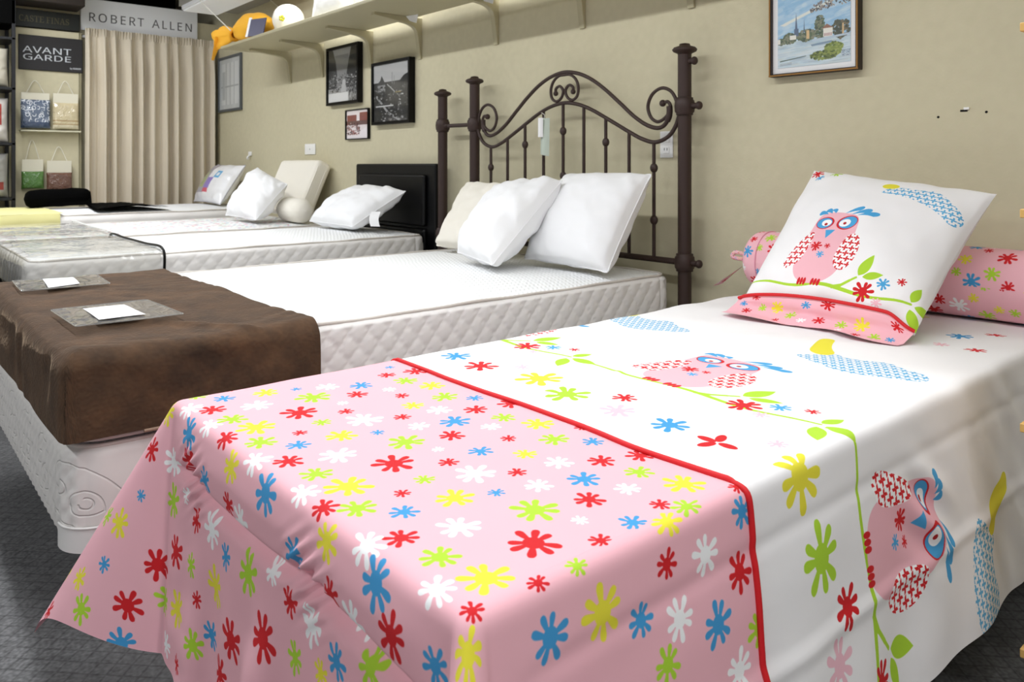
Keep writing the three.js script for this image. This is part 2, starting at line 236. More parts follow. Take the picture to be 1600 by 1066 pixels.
// bed outline and drape
const BED = { xl: -1.52, xr: -.594, zf: -.447, top: .61 };
const RHO = .019, ST = 1.273 * RHO;
function sweep(e, D, r) {                                        // path that leaves along e and bends into D over an arc of 2 RHO
  const L = 2 * RHO, m = Math.min(r, L), n = 10; const p = V(0, 0, 0), t = V(0, 0, 0);
  for (let i = 0; i < n; i++) { const k = smooth(0, L, m * (i + .5) / n) * .5 + .5 * clamp(m * (i + .5) / n / L); t.copy(e).multiplyScalar(1 - k).addScaledVector(D, k).normalize(); p.addScaledVector(t, m / n); }
  if (r > L) p.addScaledVector(D, r - L); return p;
}
const over = r => r - .54 * RHO * clamp(r / (2 * RHO));
const down = (ox, oz) => V(ox, -1, oz).normalize();
function drape(X, Z) {
  const { xl, xr, zf, top } = BED;
  const pl = over(Math.max(0, xl + ST - X)), pr = over(Math.max(0, X - (xr - ST))), q = over(Math.max(0, Z - (zf - ST)));
  let x = clamp(X, xl + ST, xr - ST), z = Math.min(Z, zf - ST);
  const w = N(X * 3.1, Z * 3.1, 4.2) * .0035 + N(X * 9, Z * 7, 1.2) * .0012;
  let y = top + w * (1 - smooth(0, .1, pl + pr + q));
  y += .0022 * gauss(X + 1.05 + .05 * Math.sin(Z * 4), .008) * (Z < -1.0 ? 1 : 0) + .002 * Math.sin((X * .6 + Z) * 26 + 3 * N(X * 2, Z * 2)) * smooth(-1.35, -1.7, Z) * (1 - smooth(0, .06, pl + pr));
  const P = V(x, y, z), p = Math.max(pl, pr);
  if (p <= 0 && q <= 0) return P;
  const sx = pl > 0 ? -1 : 1;
  if (p <= 0) {                                                  // foot skirt
    P.add(sweep(V(0, 0, 1), down(0, .05), q));
    const ew = smooth(xl + ST, xl + .1, X) * (1 - smooth(xr - .12, xr - ST, X));
    const pk = gauss(X + 1.365, .035) + gauss(X + .93, .035);
    const cr = .105 + .006 * Math.sin(X * 9) - .012 * pk;
    P.z += ew * (-.019 * gauss(q - ST - cr, .008) + .007 * gauss(q - .075, .035));
    P.z += ew * pk * .008 * Math.sin((X + q * 1.4) * 170) * gauss(q - ST - cr, .03);
    P.z += ew * smooth(.12, .42, q) * (.010 * Math.sin(X * 21 + 2 * N(X * 3, 1)) + .006 * Math.sin(X * 47 + q * 6));
    P.z += ew * .004 * N(X * 8, q * 14, 2.2) * smooth(.05, .15, q);
    return P;
  }
  if (q <= 0) {                                                  // side skirt
    P.add(sweep(V(sx, 0, 0), down(sx * .12, 0), p));
    const ew = 1 - smooth(zf - .14, zf - ST, Z);
    P.x += sx * ew * (-.0025 * gauss(p - .1, .008) + .005 * Math.max(0, 1 - Math.abs(p - .27 - .01 * Math.sin(Z * 3)) / .02) - .0025);
    P.x += sx * ew * smooth(.08, .4, p) * (.007 * Math.sin(Z * 11 + 2 * N(Z * 2, 3)) + .003 * Math.sin(Z * 27 - p * 9));
    const dx = Z + 1.47, dp = p - .2;                             // puckers beside the printed owl and toward the head
    P.x += sx * ew * (.012 * Math.sin((dx * .8 + dp) * 60) * Math.exp(-(dx * dx + dp * dp) / .006) + .0025 * Math.sin((Z * 1.1 + p) * 46) * smooth(-1.7, -2.0, Z) * smooth(.02, .1, p));
    P.x += sx * ew * .003 * N(Z * 5, p * 9, 5.1) * smooth(.04, .15, p);
    P.x += sx * ew * .004 * Math.pow(Math.abs(Math.sin((Z + p * .45) * 21 + 1.5 * N(Z * 3, p * 2))), 6) * smooth(.02, .1, p) * (1 - smooth(.2, .4, p)) * smooth(-1.45, -1.8, Z);
    return P;
  }
  const r = Math.hypot(p, q), psi = Math.atan2(p, q);            // corner: spare cloth folds out into a fin
  const f = psi / (Math.PI / 2), bm = (sx < 0 ? 36 : 26) * Math.PI / 180, b = bm * Math.pow(Math.sin(2 * psi), .85), az = ((sx < 0 ? 62 : 45) + (f - .5) * 44) * Math.PI / 180;
  const D0 = f < .5 ? down(0, .05) : down(sx * .12, 0);
  const D = V(sx * Math.sin(b) * Math.sin(az), -Math.cos(b), Math.sin(b) * Math.cos(az)).addScaledVector(V(D0.x, 0, D0.z), 1 - Math.sin(2 * psi)).normalize();
  P.add(sweep(V(sx * Math.sin(psi), 0, Math.cos(psi)), D, r));
  return P;
}
function drapeMesh(x0, x1, z0, z1, nx, nz) {
  return surf(nx, nz, (u, v) => { const p = drape(mix(x0, x1, u), mix(z0, z1, v)); return [p.x, p.y, p.z]; }, (u, v) => [(mix(x0, x1, u) - CX0) / CW, 1 - v], true);
}
const clothRel = { bumpMap: rep(weaveT, 90, 60), bumpScale: .0003 };
const duvet = thing('duvet_cover', 'pink and white splash flower duvet cover with owls on the nearest bed', 'duvet cover');
obj('pink_panel', drapeMesh(CX0, CX1, ZP, ZHEM, 300, 190), mat(0xffffff, .85, { map: pinkTex, ...clothRel }), duvet);
obj('white_panel', drapeMesh(CX0, CX1, ZHEAD, ZP, 300, 230), mat(0xffffff, .85, { map: whiteTex, ...clothRel }), duvet);
{ const pts = []; for (let i = 0; i <= 160; i++) { const X = mix(CX0 + .002, CX1 - .002, i / 160), Z = ZP + .0035 * Math.sin(X * 14); const p = drape(X, Z); p.y += X > BED.xl + .03 && X < BED.xr - .03 ? .003 : 0; if (X > BED.xr) p.x += .003; pts.push(p); } obj('red_piping', tube(pts, .0045, 320, 8), M.redpipe, duvet).userData.label = 'raised red piping between the two prints'; }
settle(duvet);
// the bed beneath
const b1 = thing('mattress', 'thin mattress hidden under the flowered duvet cover', 'mattress');
obj('body', bx(BED.xl + .03, BED.xr - .03, .508, .598, -2.5, BED.zf - .035, .03, 4), M.white, b1); settle(b1);
const base1 = thing('platform_bed', 'dark bed base under the flowered duvet cover', 'bed');
obj('platform', bx(BED.xl + .04, BED.xr - .04, .2, .507, -2.5, BED.zf - .045, .01), M.darkmetal, base1);
for (const x of [BED.xl + .1, BED.xr - .1]) for (const z of [-2.4, BED.zf - .12]) obj('leg', rod([x, 0, z], [x, .2, z], .02, .03), M.darkmetal, base1);
settle(base1);

// ------------------------------------------------------------------ pillows
function pillowGeo(BL, BR, TL, TR, T, o = {}) {                  // closed cushion spanned by four corners
  const { pinch = .07, n = 44, wr = .006, sd = 1, pw = .5, box = 2.4 } = o;
  const bl = V(...BL), br = V(...BR), tl = V(...TL), tr = V(...TR);
  const nor = br.clone().add(tr).sub(bl).sub(tl).cross(tl.clone().add(tr).sub(bl).sub(br)).normalize();
  const prof = a => Math.pow(Math.max(0, 1 - Math.pow(Math.abs(a), box)), pw);
  const k = t => .5 + .5 * Math.sin((t - .5) * Math.PI) * .35 + (t - .5) * .65; // denser near the rim
  const side = s => surf(n, n, (u, v) => {
    let a = 2 * k(u) - 1, b = 2 * k(v) - 1;
    const th = prof(a) * prof(b), A = a * (1 - pinch * a * a * (1 - b * b)), B = b * (1 - pinch * b * b * (1 - a * a));
    const p = bl.clone().lerp(br, (A + 1) / 2).lerp(tl.clone().lerp(tr, (A + 1) / 2), (B + 1) / 2);
    const e = Math.max(Math.abs(a), Math.abs(b));
    const wrk = wr * (N(a * 2.2 + sd * 7, b * 2.2, s + sd) + .5 * N(a * 5 + sd, b * 5, sd) + .9 * Math.sin((a * b) * 9 + sd * 3 + 4 * N(a * 2, b * 2, sd)) * smooth(.35, .85, e) * .5) * smooth(0, .35, th);
    return p.addScaledVector(nor, s * (th * T / 2 + wrk)).toArray();
  }, (u, v) => [k(u), k(v)], s < 0);
  return [side(1), side(-1)];
}
function rimTube(BL, BR, TL, TR, pinch, r) {
  const bl = V(...BL), br = V(...BR), tl = V(...TL), tr = V(...TR), pts = [];
  const q = (a, b) => { const A = a * (1 - pinch * a * a * (1 - b * b)), B = b * (1 - pinch * b * b * (1 - a * a)); return bl.clone().lerp(br, (A + 1) / 2).lerp(tl.clone().lerp(tr, (A + 1) / 2), (B + 1) / 2); };
  for (let i = 0; i < 12; i++) pts.push(q(-1 + i / 6, -1)); for (let i = 0; i < 12; i++) pts.push(q(1, -1 + i / 6)); for (let i = 0; i < 12; i++) pts.push(q(1 - i / 6, 1)); for (let i = 0; i < 12; i++) pts.push(q(-1, 1 - i / 6));
  return tube(pts, r, 200, 6, true);
}
function pillow(name, label, c, T, m, o = {}, group) {
  const t = thing(name, label, 'pillow', group); obj('cushion', pillowGeo(...c, T, o), m, t); obj('seam', rimTube(...c, o.pinch ?? .07, o.rim ?? .0028), m, t); return t;
}
// owl pillow
const pilTex = canvasTex(1400, 1400, (c, w, h) => {
  const S = w / .54; c.fillStyle = CLOTHWHITE; c.fillRect(0, 0, w, h); c.setTransform(S, 0, 0, S, 0, 0);
  const y = b => .54 - b * .98;
  owl(c, .222, y(.072), .86, .93);
  cloud(c, [[.275, y(.44)], [.32, y(.48)], [.375, y(.47)], [.42, y(.49)], [.46, y(.465)], [.535, y(.405)], [.515, y(.355)], [.46, y(.40)], [.40, y(.425)], [.34, y(.435)]], .02);
  c.fillStyle = COL.y; c.beginPath(); c.ellipse(.3, y(.48), .024, .016, 0, 0, 7); c.fill();
  splat(c, .03, y(.527), .024, RED); splat(c, .055, y(.5), .018, BLUE); splat(c, .1, y(.53), .022, GREEN);
});
const hemTex = canvasTex(1024, 256, (c, w, h) => {
  c.fillStyle = PINK; c.fillRect(0, 0, w, h); const S = w / .54; c.setTransform(S, 0, 0, S, 0, 0);
  const L = [['b', .03, .04, 14], ['r', .06, .075, 17], ['g', .1, .05, 15], ['y', .15, .045, 22], ['r', .075, .01, 16], ['g', .2, .075, 19], ['b', .245, .035, 17], ['w', .245, .1, 15], ['r', .29, .085, 20], ['r', .31, .02, 24], ['g', .355, .08, 19], ['y', .41, .065, 26], ['w', .365, .115, 14], ['r', .425, .12, 14], ['g', .465, .1, 18], ['b', .505, .09, 14], ['r', .5, .03, 18], ['r', .17, .105, 12]];
  L.forEach((f, i) => splat(c, f[1], f[2], f[3] / 1000, COL[f[0]], i));
});
{
  const BLp = [-1.318, .632, -2.012], BRp = [-.812, .628, -1.992], TLp = [-1.268, 1.032, -2.352], TRp = [-.742, .972, -2.342];
  const t = thing('owl_pillow', 'square white pillow printed with an owl on a branch', 'pillow');
  obj('cushion', pillowGeo(BLp, BRp, TLp, TRp, .17, { pinch: .045, wr: .006, sd: 2, n: 60 }), mat(0xffffff, .85, { map: pilTex, bumpMap: rep(weaveT, 30), bumpScale: .0003 }), t);
  // pink flange that lies over the lower part of the front
  const bl = V(...BLp), br = V(...BRp), tl = V(...TLp), tr = V(...TRp), nor = V(0, .64, .77);
  const hem = (u, v) => { // u across, v from the red piping (1) down to the free edge (0)
    const topB = .03 + .035 * Math.sin(Math.min(1, u * 1.5 + .08) * Math.PI / 2) - .05 * smooth(.86, 1, u), b = mix(-.085 - .015 * Math.sin(u * 9), topB, v);
    const A = mix(-.02, 1.0, u); const p = bl.clone().lerp(br, A).add(tl.clone().lerp(tr, A).sub(bl.clone().lerp(br, A)).multiplyScalar(b));
    const a2 = 2 * clamp(A) - 1, b2 = 2 * clamp(b) - 1, th = Math.pow(Math.max(0, 1 - Math.pow(Math.abs(a2), 2.4)), .5) * Math.pow(Math.max(0, 1 - Math.pow(Math.abs(b2), 2.4)), .5) * .085;
    p.addScaledVector(nor, th + .007 + .01 * (1 - v) + .004 * Math.sin(u * 17) * (1 - v)); if (b < 0) { p.z += -b * .42; } p.y = Math.max(p.y, .619 + .004 * Math.sin(u * 11)); return p;
  };
  obj('pink_hem', surf(60, 16, (u, v) => hem(u, v).toArray(), (u, v) => [u, v]), mat(0xffffff, .85, { map: hemTex }), t).userData.label = 'pink flowered hem of the pillowcase';
  const pp = []; for (let i = 0; i <= 40; i++) pp.push(hem(i / 40, 1).addScaledVector(nor, .003)); obj('red_piping', tube(pp, .0048, 120, 8), M.redpipe, t);
  settle(t);
}
// bolster
const bolTex = canvasTex(1024, 512, (c, w, h) => {
  c.fillStyle = PINK; c.fillRect(0, 0, w, h); const S = w / 1.3; c.setTransform(S, 0, 0, S, 0, 0); const cs = 'rbgwyrgb', used = [];
  for (let i = 0; i < 9000 && used.length < 260; i++) { const R = .013 + .015 * rnd(), x = 1.3 * rnd(), y = .65 * rnd(); if (used.some(u => Math.hypot(u[0] - x, u[1] - y) < u[2] + R + .005)) continue; used.push([x, y, R]); splat(c, x, y, R, COL[cs[used.length % 8]], i); }
});
{
  const t = thing('bolster', 'pink flowered bolster roll lying behind the owl pillow', 'bolster');
  const cy = .717, cz = -2.43, R = .1, x0 = -1.545, x1 = -.5;
  const m = mat(0xffffff, .85, { map: bolTex });
  const prof = u => { const e = Math.min(u, 1 - u) * (x1 - x0); return e < .05 ? .35 + .65 * Math.sqrt(Math.max(0, 1 - Math.pow(1 - e / .05, 2))) : 1; };
  obj('roll', surf(140, 48, (u, v) => { const a = v * Math.PI * 2, r = R * prof(u) * (1 + .012 * N(u * 12, Math.cos(a) * 2, Math.sin(a) * 2)); return [mix(x0, x1, u), cy + r * Math.sin(a), cz + r * Math.cos(a)]; }, (u, v) => [u * .8, v * .97]), m, t);
  for (const x of [-1.47, -.60]) obj('seam_piping', tube([...Array(24)].map((_, i) => { const a = i / 24 * Math.PI * 2; return [x, cy + (R + .001) * Math.sin(a), cz + (R + .001) * Math.cos(a)]; }), .0022, 96, 6, true), mat(0xe99fb2, .8), t);
  obj('gathered_end', surf(24, 6, (u, v) => { const a = u * Math.PI * 2, r = mix(.036, .012, v) * (1 + .15 * Math.sin(a * 6)); return [x0 - .012 * v, cy + r * Math.sin(a), cz + r * Math.cos(a)]; }), m, t);
  obj('tie_loop', tube([[x0 - .005, cy + .01, cz + .01], [x0 - .05, cy + .02, cz + .03], [x0 - .058, cy + .005, cz + .035], [x0 - .01, cy - .005, cz + .01]], .007, 30, 8), m, t);
  obj('tie_tail', surf(6, 14, (u, v) => [x0 - .015 - .075 * v + .01 * u, cy - .02 - .075 * v, cz + .02 + .05 * u * (.4 + v) + .03 * v], (u, v) => [u * .1, v * .3]), m, t);
  settle(t);
}
// ------------------------------------------------------------------ mattresses
function rring(x0, x1, z0, z1, rc, step) {                       // rounded rectangle: points, normals and running length
  const L = [], add = (x, z, nx, nz) => L.push({ x, z, nx, nz });
  const seg = (ax, az, bx_, bz, nx, nz) => { const d = Math.hypot(bx_ - ax, bz - az), n = Math.max(1, Math.round(d / step)); for (let i = 0; i < n; i++) add(mix(ax, bx_, i / n), mix(az, bz, i / n), nx, nz); };
  const arc = (cx, cz, a0) => { const n = Math.max(5, Math.round(rc * 1.57 / step)); for (let i = 0; i < n; i++) { const a = a0 + i / n * Math.PI / 2; add(cx + rc * Math.cos(a), cz + rc * Math.sin(a), Math.cos(a), Math.sin(a)); } };
  seg(x1, z0 + rc, x1, z1 - rc, 1, 0); arc(x1 - rc, z1 - rc, 0); seg(x1 - rc, z1, x0 + rc, z1, 0, 1); arc(x0 + rc, z1 - rc, Math.PI / 2);
  seg(x0, z1 - rc, x0, z0 + rc, -1, 0); arc(x0 + rc, z0 + rc, Math.PI); seg(x0 + rc, z0, x1 - rc, z0, 0, -1); arc(x1 - rc, z0 + rc, 1.5 * Math.PI);
  L.push({ ...L[0] }); let s = 0; L.forEach((p, i) => { if (i) s += Math.hypot(p.x - L[i - 1].x, p.z - L[i - 1].z); p.s = s; }); return L;
}
const quilt = (s, y, ps = .032, py = .038) => { let a = s / ps + y / py, b = s / ps - y / py; a += .1 * Math.sin(Math.PI * 2 * b); b += .1 * Math.sin(Math.PI * 2 * a); return Math.pow(Math.abs(Math.sin(Math.PI * a / 2 * 1) * Math.sin(Math.PI * b / 2)), .27); };
function sideGeo(x0, x1, y0, y1, z0, z1, rc, step, disp, bulge = .008) {
  const L = rring(x0, x1, z0, z1, rc, step), nv = Math.max(8, Math.round((y1 - y0) / step)), tot = L[L.length - 1].s;
  return surf(L.length - 1, nv, (u, v) => { const p = L[Math.round(u * (L.length - 1))], y = mix(y0, y1, v); const e = 4 * v * (1 - v), d = bulge * Math.sqrt(e) - .012 * (1 - smooth(0, .06, v)) - .012 * (1 - smooth(0, .06, 1 - v)) + disp(p.s, y - y0, p) * smooth(0, .3, e) * smooth(0, .012, Math.min(p.s, tot - p.s)); return [p.x + p.nx * d, y, p.z + p.nz * d]; },
    (u, v) => { const p = L[Math.round(u * (L.length - 1))]; return [p.s, v * (y1 - y0)]; }, true);
}
function capGeo(x0, x1, z0, z1, rc, y, dome, n = 40, step = .05, sag = 0) {
  const L = rring(x0, x1, z0, z1, rc, step), cx = (x0 + x1) / 2, cz = (z0 + z1) / 2;
  return surf(L.length - 1, n, (u, v) => { const p = L[Math.round(u * (L.length - 1))], k = 1 - v, x = cx + (p.x - p.nx * .012 - cx) * k, z = cz + (p.z - p.nz * .012 - cz) * k; const yy = y + dome * (1 - Math.pow(k, 6)) + .003 * N(x * 3, z * 3) * Math.min(1, v * 5); return [x, yy, z]; },
    (u, v) => { const p = L[Math.round(u * (L.length - 1))], k = 1 - v; return [cx + (p.x - cx) * k, cz + (p.z - cz) * k]; }, true);
}
function ringTube(x0, x1, z0, z1, rc, y, r) { const L = rring(x0, x1, z0, z1, rc, .03).slice(0, -1); return tube(L.map(p => [p.x - p.nx * .006, y + .0018 * Math.sin(p.s * 9) + .0012 * Math.sin(p.s * 23), p.z - p.nz * .006]), r, L.length * 2, 6, true); }
const knitT = dataTex(256, (u, v) => { const a = .5 + .3 * Math.sin((v * 16 + .35 * Math.sin(u * Math.PI * 2 * 8)) * Math.PI * 2) + .25 * tn(u, v, 30); return [a, a, a]; });
const topMat = mat(0xf3f4f4, .8, { bumpMap: rep(knitT, 3.2), bumpScale: .004 });
const sideMat = mat(0xe7e4e1, .55, { bumpMap: rep(weaveT, 14), bumpScale: .0004 });
function mattress(name, label, [x0, x1, y0, y1, z0, z1], o = {}) {
  const { step = .02, top = topMat, side = sideMat, disp = (s, y) => .008 * quilt(s, y), pipe = M.piping, rc = .07, dome = .012, cat = 'mattress' } = o;
  const t = thing(name, label, cat);
  obj('side_panel', sideGeo(x0, x1, y0, y1, z0, z1, rc, step, disp), side, t);
  obj('top_panel', capGeo(x0, x1, z0, z1, rc, y1, dome), top, t);
  obj('bottom_panel', capGeo(x0, x1, z0, z1, rc, y0, 0, 2), side, t);
  for (const y of [y1, y0]) obj('edge_piping', ringTube(x0, x1, z0, z1, rc, y, .0048), pipe, t);
  settle(t); return t;
}
function bedFrame(label, [x0, x1, y1, z0, z1]) {
  const t = thing('steel_bedstead', label, 'bedstead');
  for (const x of [x0 + .06, x1 - .09]) obj('side_rail', bx(x, x + .03, y1 - .04, y1, z0 + .03, z1 - .06, .003), M.darkmetal, t);
  for (const z of [z0 + .25, z1 - .3]) obj('cross_rail', bx(x0 + .06, x1 - .06, y1 - .042, y1 - .012, z - .015, z + .015, .003), M.darkmetal, t);
  for (const x of [x0 + .075, x1 - .075]) for (const z of [z0 + .25, z1 - .3]) obj('leg', rod([x, 0, z], [x, y1 - .03, z], .016), M.darkmetal, t);
  settle(t);
}
// bed 2: double with the iron headboard
const B2 = { x0: -3.205, x1: -1.915, z0: -2.44, z1: -.36 };
mattress('mattress', 'white quilted double mattress in front of the iron headboard', [B2.x0, B2.x1, .435, .62, B2.z0, B2.z1], { step: .006 });
// scroll relief of the box spring's cover
const scrollT = canvasTex(1024, 256, (c, w, h) => {
  c.fillStyle = '#b0b0b0'; c.fillRect(0, 0, w, h); c.strokeStyle = '#303030'; c.lineWidth = 4; c.lineCap = 'round';
  for (let k = 0; k < 4; k++) {
    const x = k * 256;
    c.beginPath(); c.moveTo(x - 40, 200); c.bezierCurveTo(x + 20, 120, x + 70, 40, x + 150, 50); c.bezierCurveTo(x + 230, 60, x + 190, 140, x + 150, 130); c.bezierCurveTo(x + 120, 120, x + 130, 90, x + 155, 95); c.stroke();
    c.beginPath(); c.moveTo(x + 50, 170); c.bezierCurveTo(x + 50, 110, x + 110, 100, x + 120, 140); c.bezierCurveTo(x + 125, 170, x + 90, 190, x + 50, 170); c.stroke();
    c.beginPath(); c.arc(x + 85, 148, 14, 0, 5); c.stroke();
    c.beginPath(); c.moveTo(x + 10, 250); c.bezierCurveTo(x + 60, 200, x + 120, 210, x + 160, 190); c.bezierCurveTo(x + 200, 175, x + 240, 180, x + 216, 200); c.stroke();
  }
}, false);
mattress('box_spring', 'white box spring with stitched scrolls under the brown blanket', [B2.x0, B2.x1, .2, .421, B2.z0, B2.z1], {
  step: .0085, cat: 'box spring', dome: 0, side: mat(0xe6e3df, .5, { bumpMap: rep(scrollT, 1 / .95, 1 / .23), bumpScale: .0035 }),
  disp: (s, y, p) => p.nz > .6 ? .007 * Math.pow(Math.abs(Math.sin((s / .042 + .18 * Math.sin(y * 150)) * Math.PI)), .6) : .004 * N(s * 9, y * 12),
});
{ const g = thing('corner_guard', 'white plastic corner guard at the lower foot corner of the box spring', 'guard');
  obj('shell', surf(24, 4, (u, v) => { const L = rring(B2.x0, B2.x1, B2.z0, B2.z1, .07, .01), n = L.findIndex(p => p.nz > .99), i = Math.round(mix(n - 24, n + 1, u)), p = L[Math.max(0, i)], k = .014; return [p.x + p.nx * k, mix(.19, .245, v), p.z + p.nz * k]; }), M.bumper, g);
  obj('rim', tube((() => { const L = rring(B2.x0, B2.x1, B2.z0, B2.z1, .07, .01), n = L.findIndex(p => p.nz > .99), q = []; for (let i = n - 24; i <= n + 1; i += 2) q.push([L[i].x + L[i].nx * .014, .245, L[i].z + L[i].nz * .014]); return q; })(), .003, 60, 6), M.bumper, g); settle(g); }
bedFrame('black steel bed frame under the double bed', [B2.x0, B2.x1, .188, B2.z0, B2.z1]);
// brown blanket across its foot
const suedeT = dataTex(256, (u, v) => { const a = tn(u, v, 5) * .35 + tn(u, v, 13) * .3 + tn(u, v, 45) * .15, k = 1 + a * .9; return [.30 * k, .215 * k, .14 * k]; }, true);
{
  const t = thing('blanket', 'brown plush blanket wrapped over the foot of the double bed', 'blanket');
  const x0 = B2.x0 - .024, x1 = B2.x1 + .026, zf = B2.z1 + .026, zb = -.93, top = .640, rho = .045, DR = .195;
  const f = (X, Z) => {                                         // fitted over the mattress
    const px = Math.max(0, x0 + rho - X, X - (x1 - rho)), pz = Math.max(0, Z - (zf - rho)), sx = X < (x0 + x1) / 2 ? -1 : 1;
    const r = Math.max(px, pz); let h = 0, d = 0; if (r < rho * 1.5708) { h = rho * Math.sin(r / rho); d = rho * (1 - Math.cos(r / rho)); } else { h = rho; d = rho + r - rho * 1.5708; }
    let x = clamp(X, x0 + rho, x1 - rho), z = Math.min(Z, zf - rho), y = top - d;
    const cr = .05, cxk = px > 0 ? px / r : 0, czk = pz > 0 ? pz / r : 0; // superellipse corner
    if (px > 0 && pz > 0) { const a = Math.atan2(pz, px), ca = Math.pow(Math.cos(a), .6), sa = Math.pow(Math.sin(a), .6); x += sx * h * ca; z += h * sa; } else { x += sx * h * (px > 0 ? 1 : 0); z += h * (pz > 0 ? 1 : 0); }
    const wn = N(X * 3.2, Z * 4, 3.3), w2 = N(X * 9 + wn * 2, Z * 7, 5.3);
    const topw = 1 - smooth(0, .05, r); y += topw * (.010 * wn + .006 * Math.pow(Math.abs(w2), .7) + .009 * gauss((X + 2.05) + (Z + .66) * 1.3, .02) * smooth(-.5, -.6, Z));
    const sw = smooth(.03, .09, r) * (1 - .6 * smooth(.15, .2, r)); const o = sw * (.006 * wn + .006 * w2 + (pz > px ? .005 * Math.sin(X * 27 + 7 * wn) : .004 * Math.sin(Z * 21 + 2 * wn)));
    if (px > pz) x += sx * o; else if (pz > 0) z += o;
    return [x, y, z];
  };
  const X0 = x0 - DR, X1 = x1 + DR, Z1 = zf + DR - .02;
  obj('plush', surf(220, 110, (u, v) => f(mix(X0 + .02, X1 - .02, u), mix(zb + .05 * Math.sin(u * 2.2 + 1.2) * .8 - .03 * (1 - u), Z1, v)), (u, v) => [mix(X0, X1, u), mix(zb, Z1, v)], true), phys(0xffffff, .9, { map: rep(suedeT, 1.6), sheen: .6, sheenRoughness: .4, sheenColor: new THREE.Color(.8, .58, .38), bumpMap: rep(fleckT, 3), bumpScale: .003 }), t);
  const hem = []; for (let i = 0; i <= 40; i++) hem.push(V(...f(X1 - .02, mix(-.5, zb, i / 40))).add(V(.0, -.003, 0))); obj('hem_binding', tube(hem, .004, 80, 6), mat(0x9a7f6b, .6), t).userData.label = 'tan satin hem binding';
  settle(t);
}
function sleeve(label, c, card, sd) {
  const t = thing('plastic_sleeve', label, 'sleeve'), y = .651;
  const q = (P, u, v, k) => { const [a, b, d, e] = P; const x = mix(mix(a[0], b[0], u), mix(e[0], d[0], u), v), z = mix(mix(a[1], b[1], u), mix(e[1], d[1], u), v); return [x, y + k(x, z), z]; };
  obj('sleeve_film', surf(30, 20, (u, v) => q(c, u, v, (x, z) => .007 + .003 * N(x * 22 + sd, z * 22, sd) + .004 * N(x * 60, z * 40, sd) * smooth(-.48, -.42, z))), M.film, t);
  obj('sleeve_rim', tube([[0, 0], [.03, 0], [.5, 0], [.97, 0], [1, 0], [1, .03], [1, .5], [1, .97], [1, 1], [.97, 1], [.5, 1], [.03, 1], [0, 1], [0, .97], [0, .5], [0, .03]].map(([u, v]) => q(c, u, v, (x, z) => .007 + .003 * N(x * 22 + sd, z * 22, sd))), .0018, 120, 6, true), M.film, t);
  obj('card', surf(10, 8, (u, v) => q(card, u, v, (x, z) => .0095 + .002 * N(x * 9, z * 9, sd))), mat(0xffffff, .6, { map: canvasTex(256, 180, (g, w, h) => { g.fillStyle = '#eeeef0'; g.fillRect(0, 0, w, h); g.strokeStyle = '#c9c9cf'; g.lineWidth = 2; for (let i = 0; i < 6; i++) { g.beginPath(); g.moveTo(50, 40 + i * 18); g.lineTo(190 - 20 * (i % 3), 36 + i * 18); g.stroke(); } }) }), t);
  settle(t);
}
sleeve('clear plastic sleeve with white card farther from the flowered bed, on brown blanket', [[-3.085, -.40], [-3.08, -.655], [-2.815, -.64], [-2.82, -.39]], [[-3.06, -.485], [-3.04, -.575], [-2.86, -.56], [-2.83, -.465]], 3);
sleeve('clear plastic sleeve with white card nearest the flowered bed, on brown blanket', [[-2.40, -.40], [-2.405, -.645], [-2.105, -.655], [-2.115, -.405]], [[-2.355, -.468], [-2.35, -.57], [-2.155, -.575], [-2.157, -.465]], 8);
// pillows of bed 2
settle(pillow('pillow', 'plump white pillow standing rightmost against the iron headboard', [[-2.43, .66, -2.13], [-1.945, .655, -2.11], [-2.43, 1.005, -2.372], [-1.955, 1.012, -2.372]], .19, M.pillow, { pinch: .03, sd: 3, pw: .42, wr: .008 }));
settle(pillow('pillow', 'white pillow slumped between the cream pillow and the rightmost pillow', [[-2.65, .68, -1.945], [-2.29, .67, -1.845], [-2.70, .935, -2.22], [-2.315, .985, -2.235]], .20, M.pillow, { pinch: .01, sd: 5, wr: .014, pw: .4 }));
settle(pillow('pillow', 'cream pillow at the left end of the iron headboard', [[-3.10, .66, -2.15], [-2.66, .66, -2.16], [-3.13, .955, -2.37], [-2.70, .95, -2.38]], .12, M.cream, { pinch: .02, sd: 8, wr: .009, pw: .3, box: 4 }));
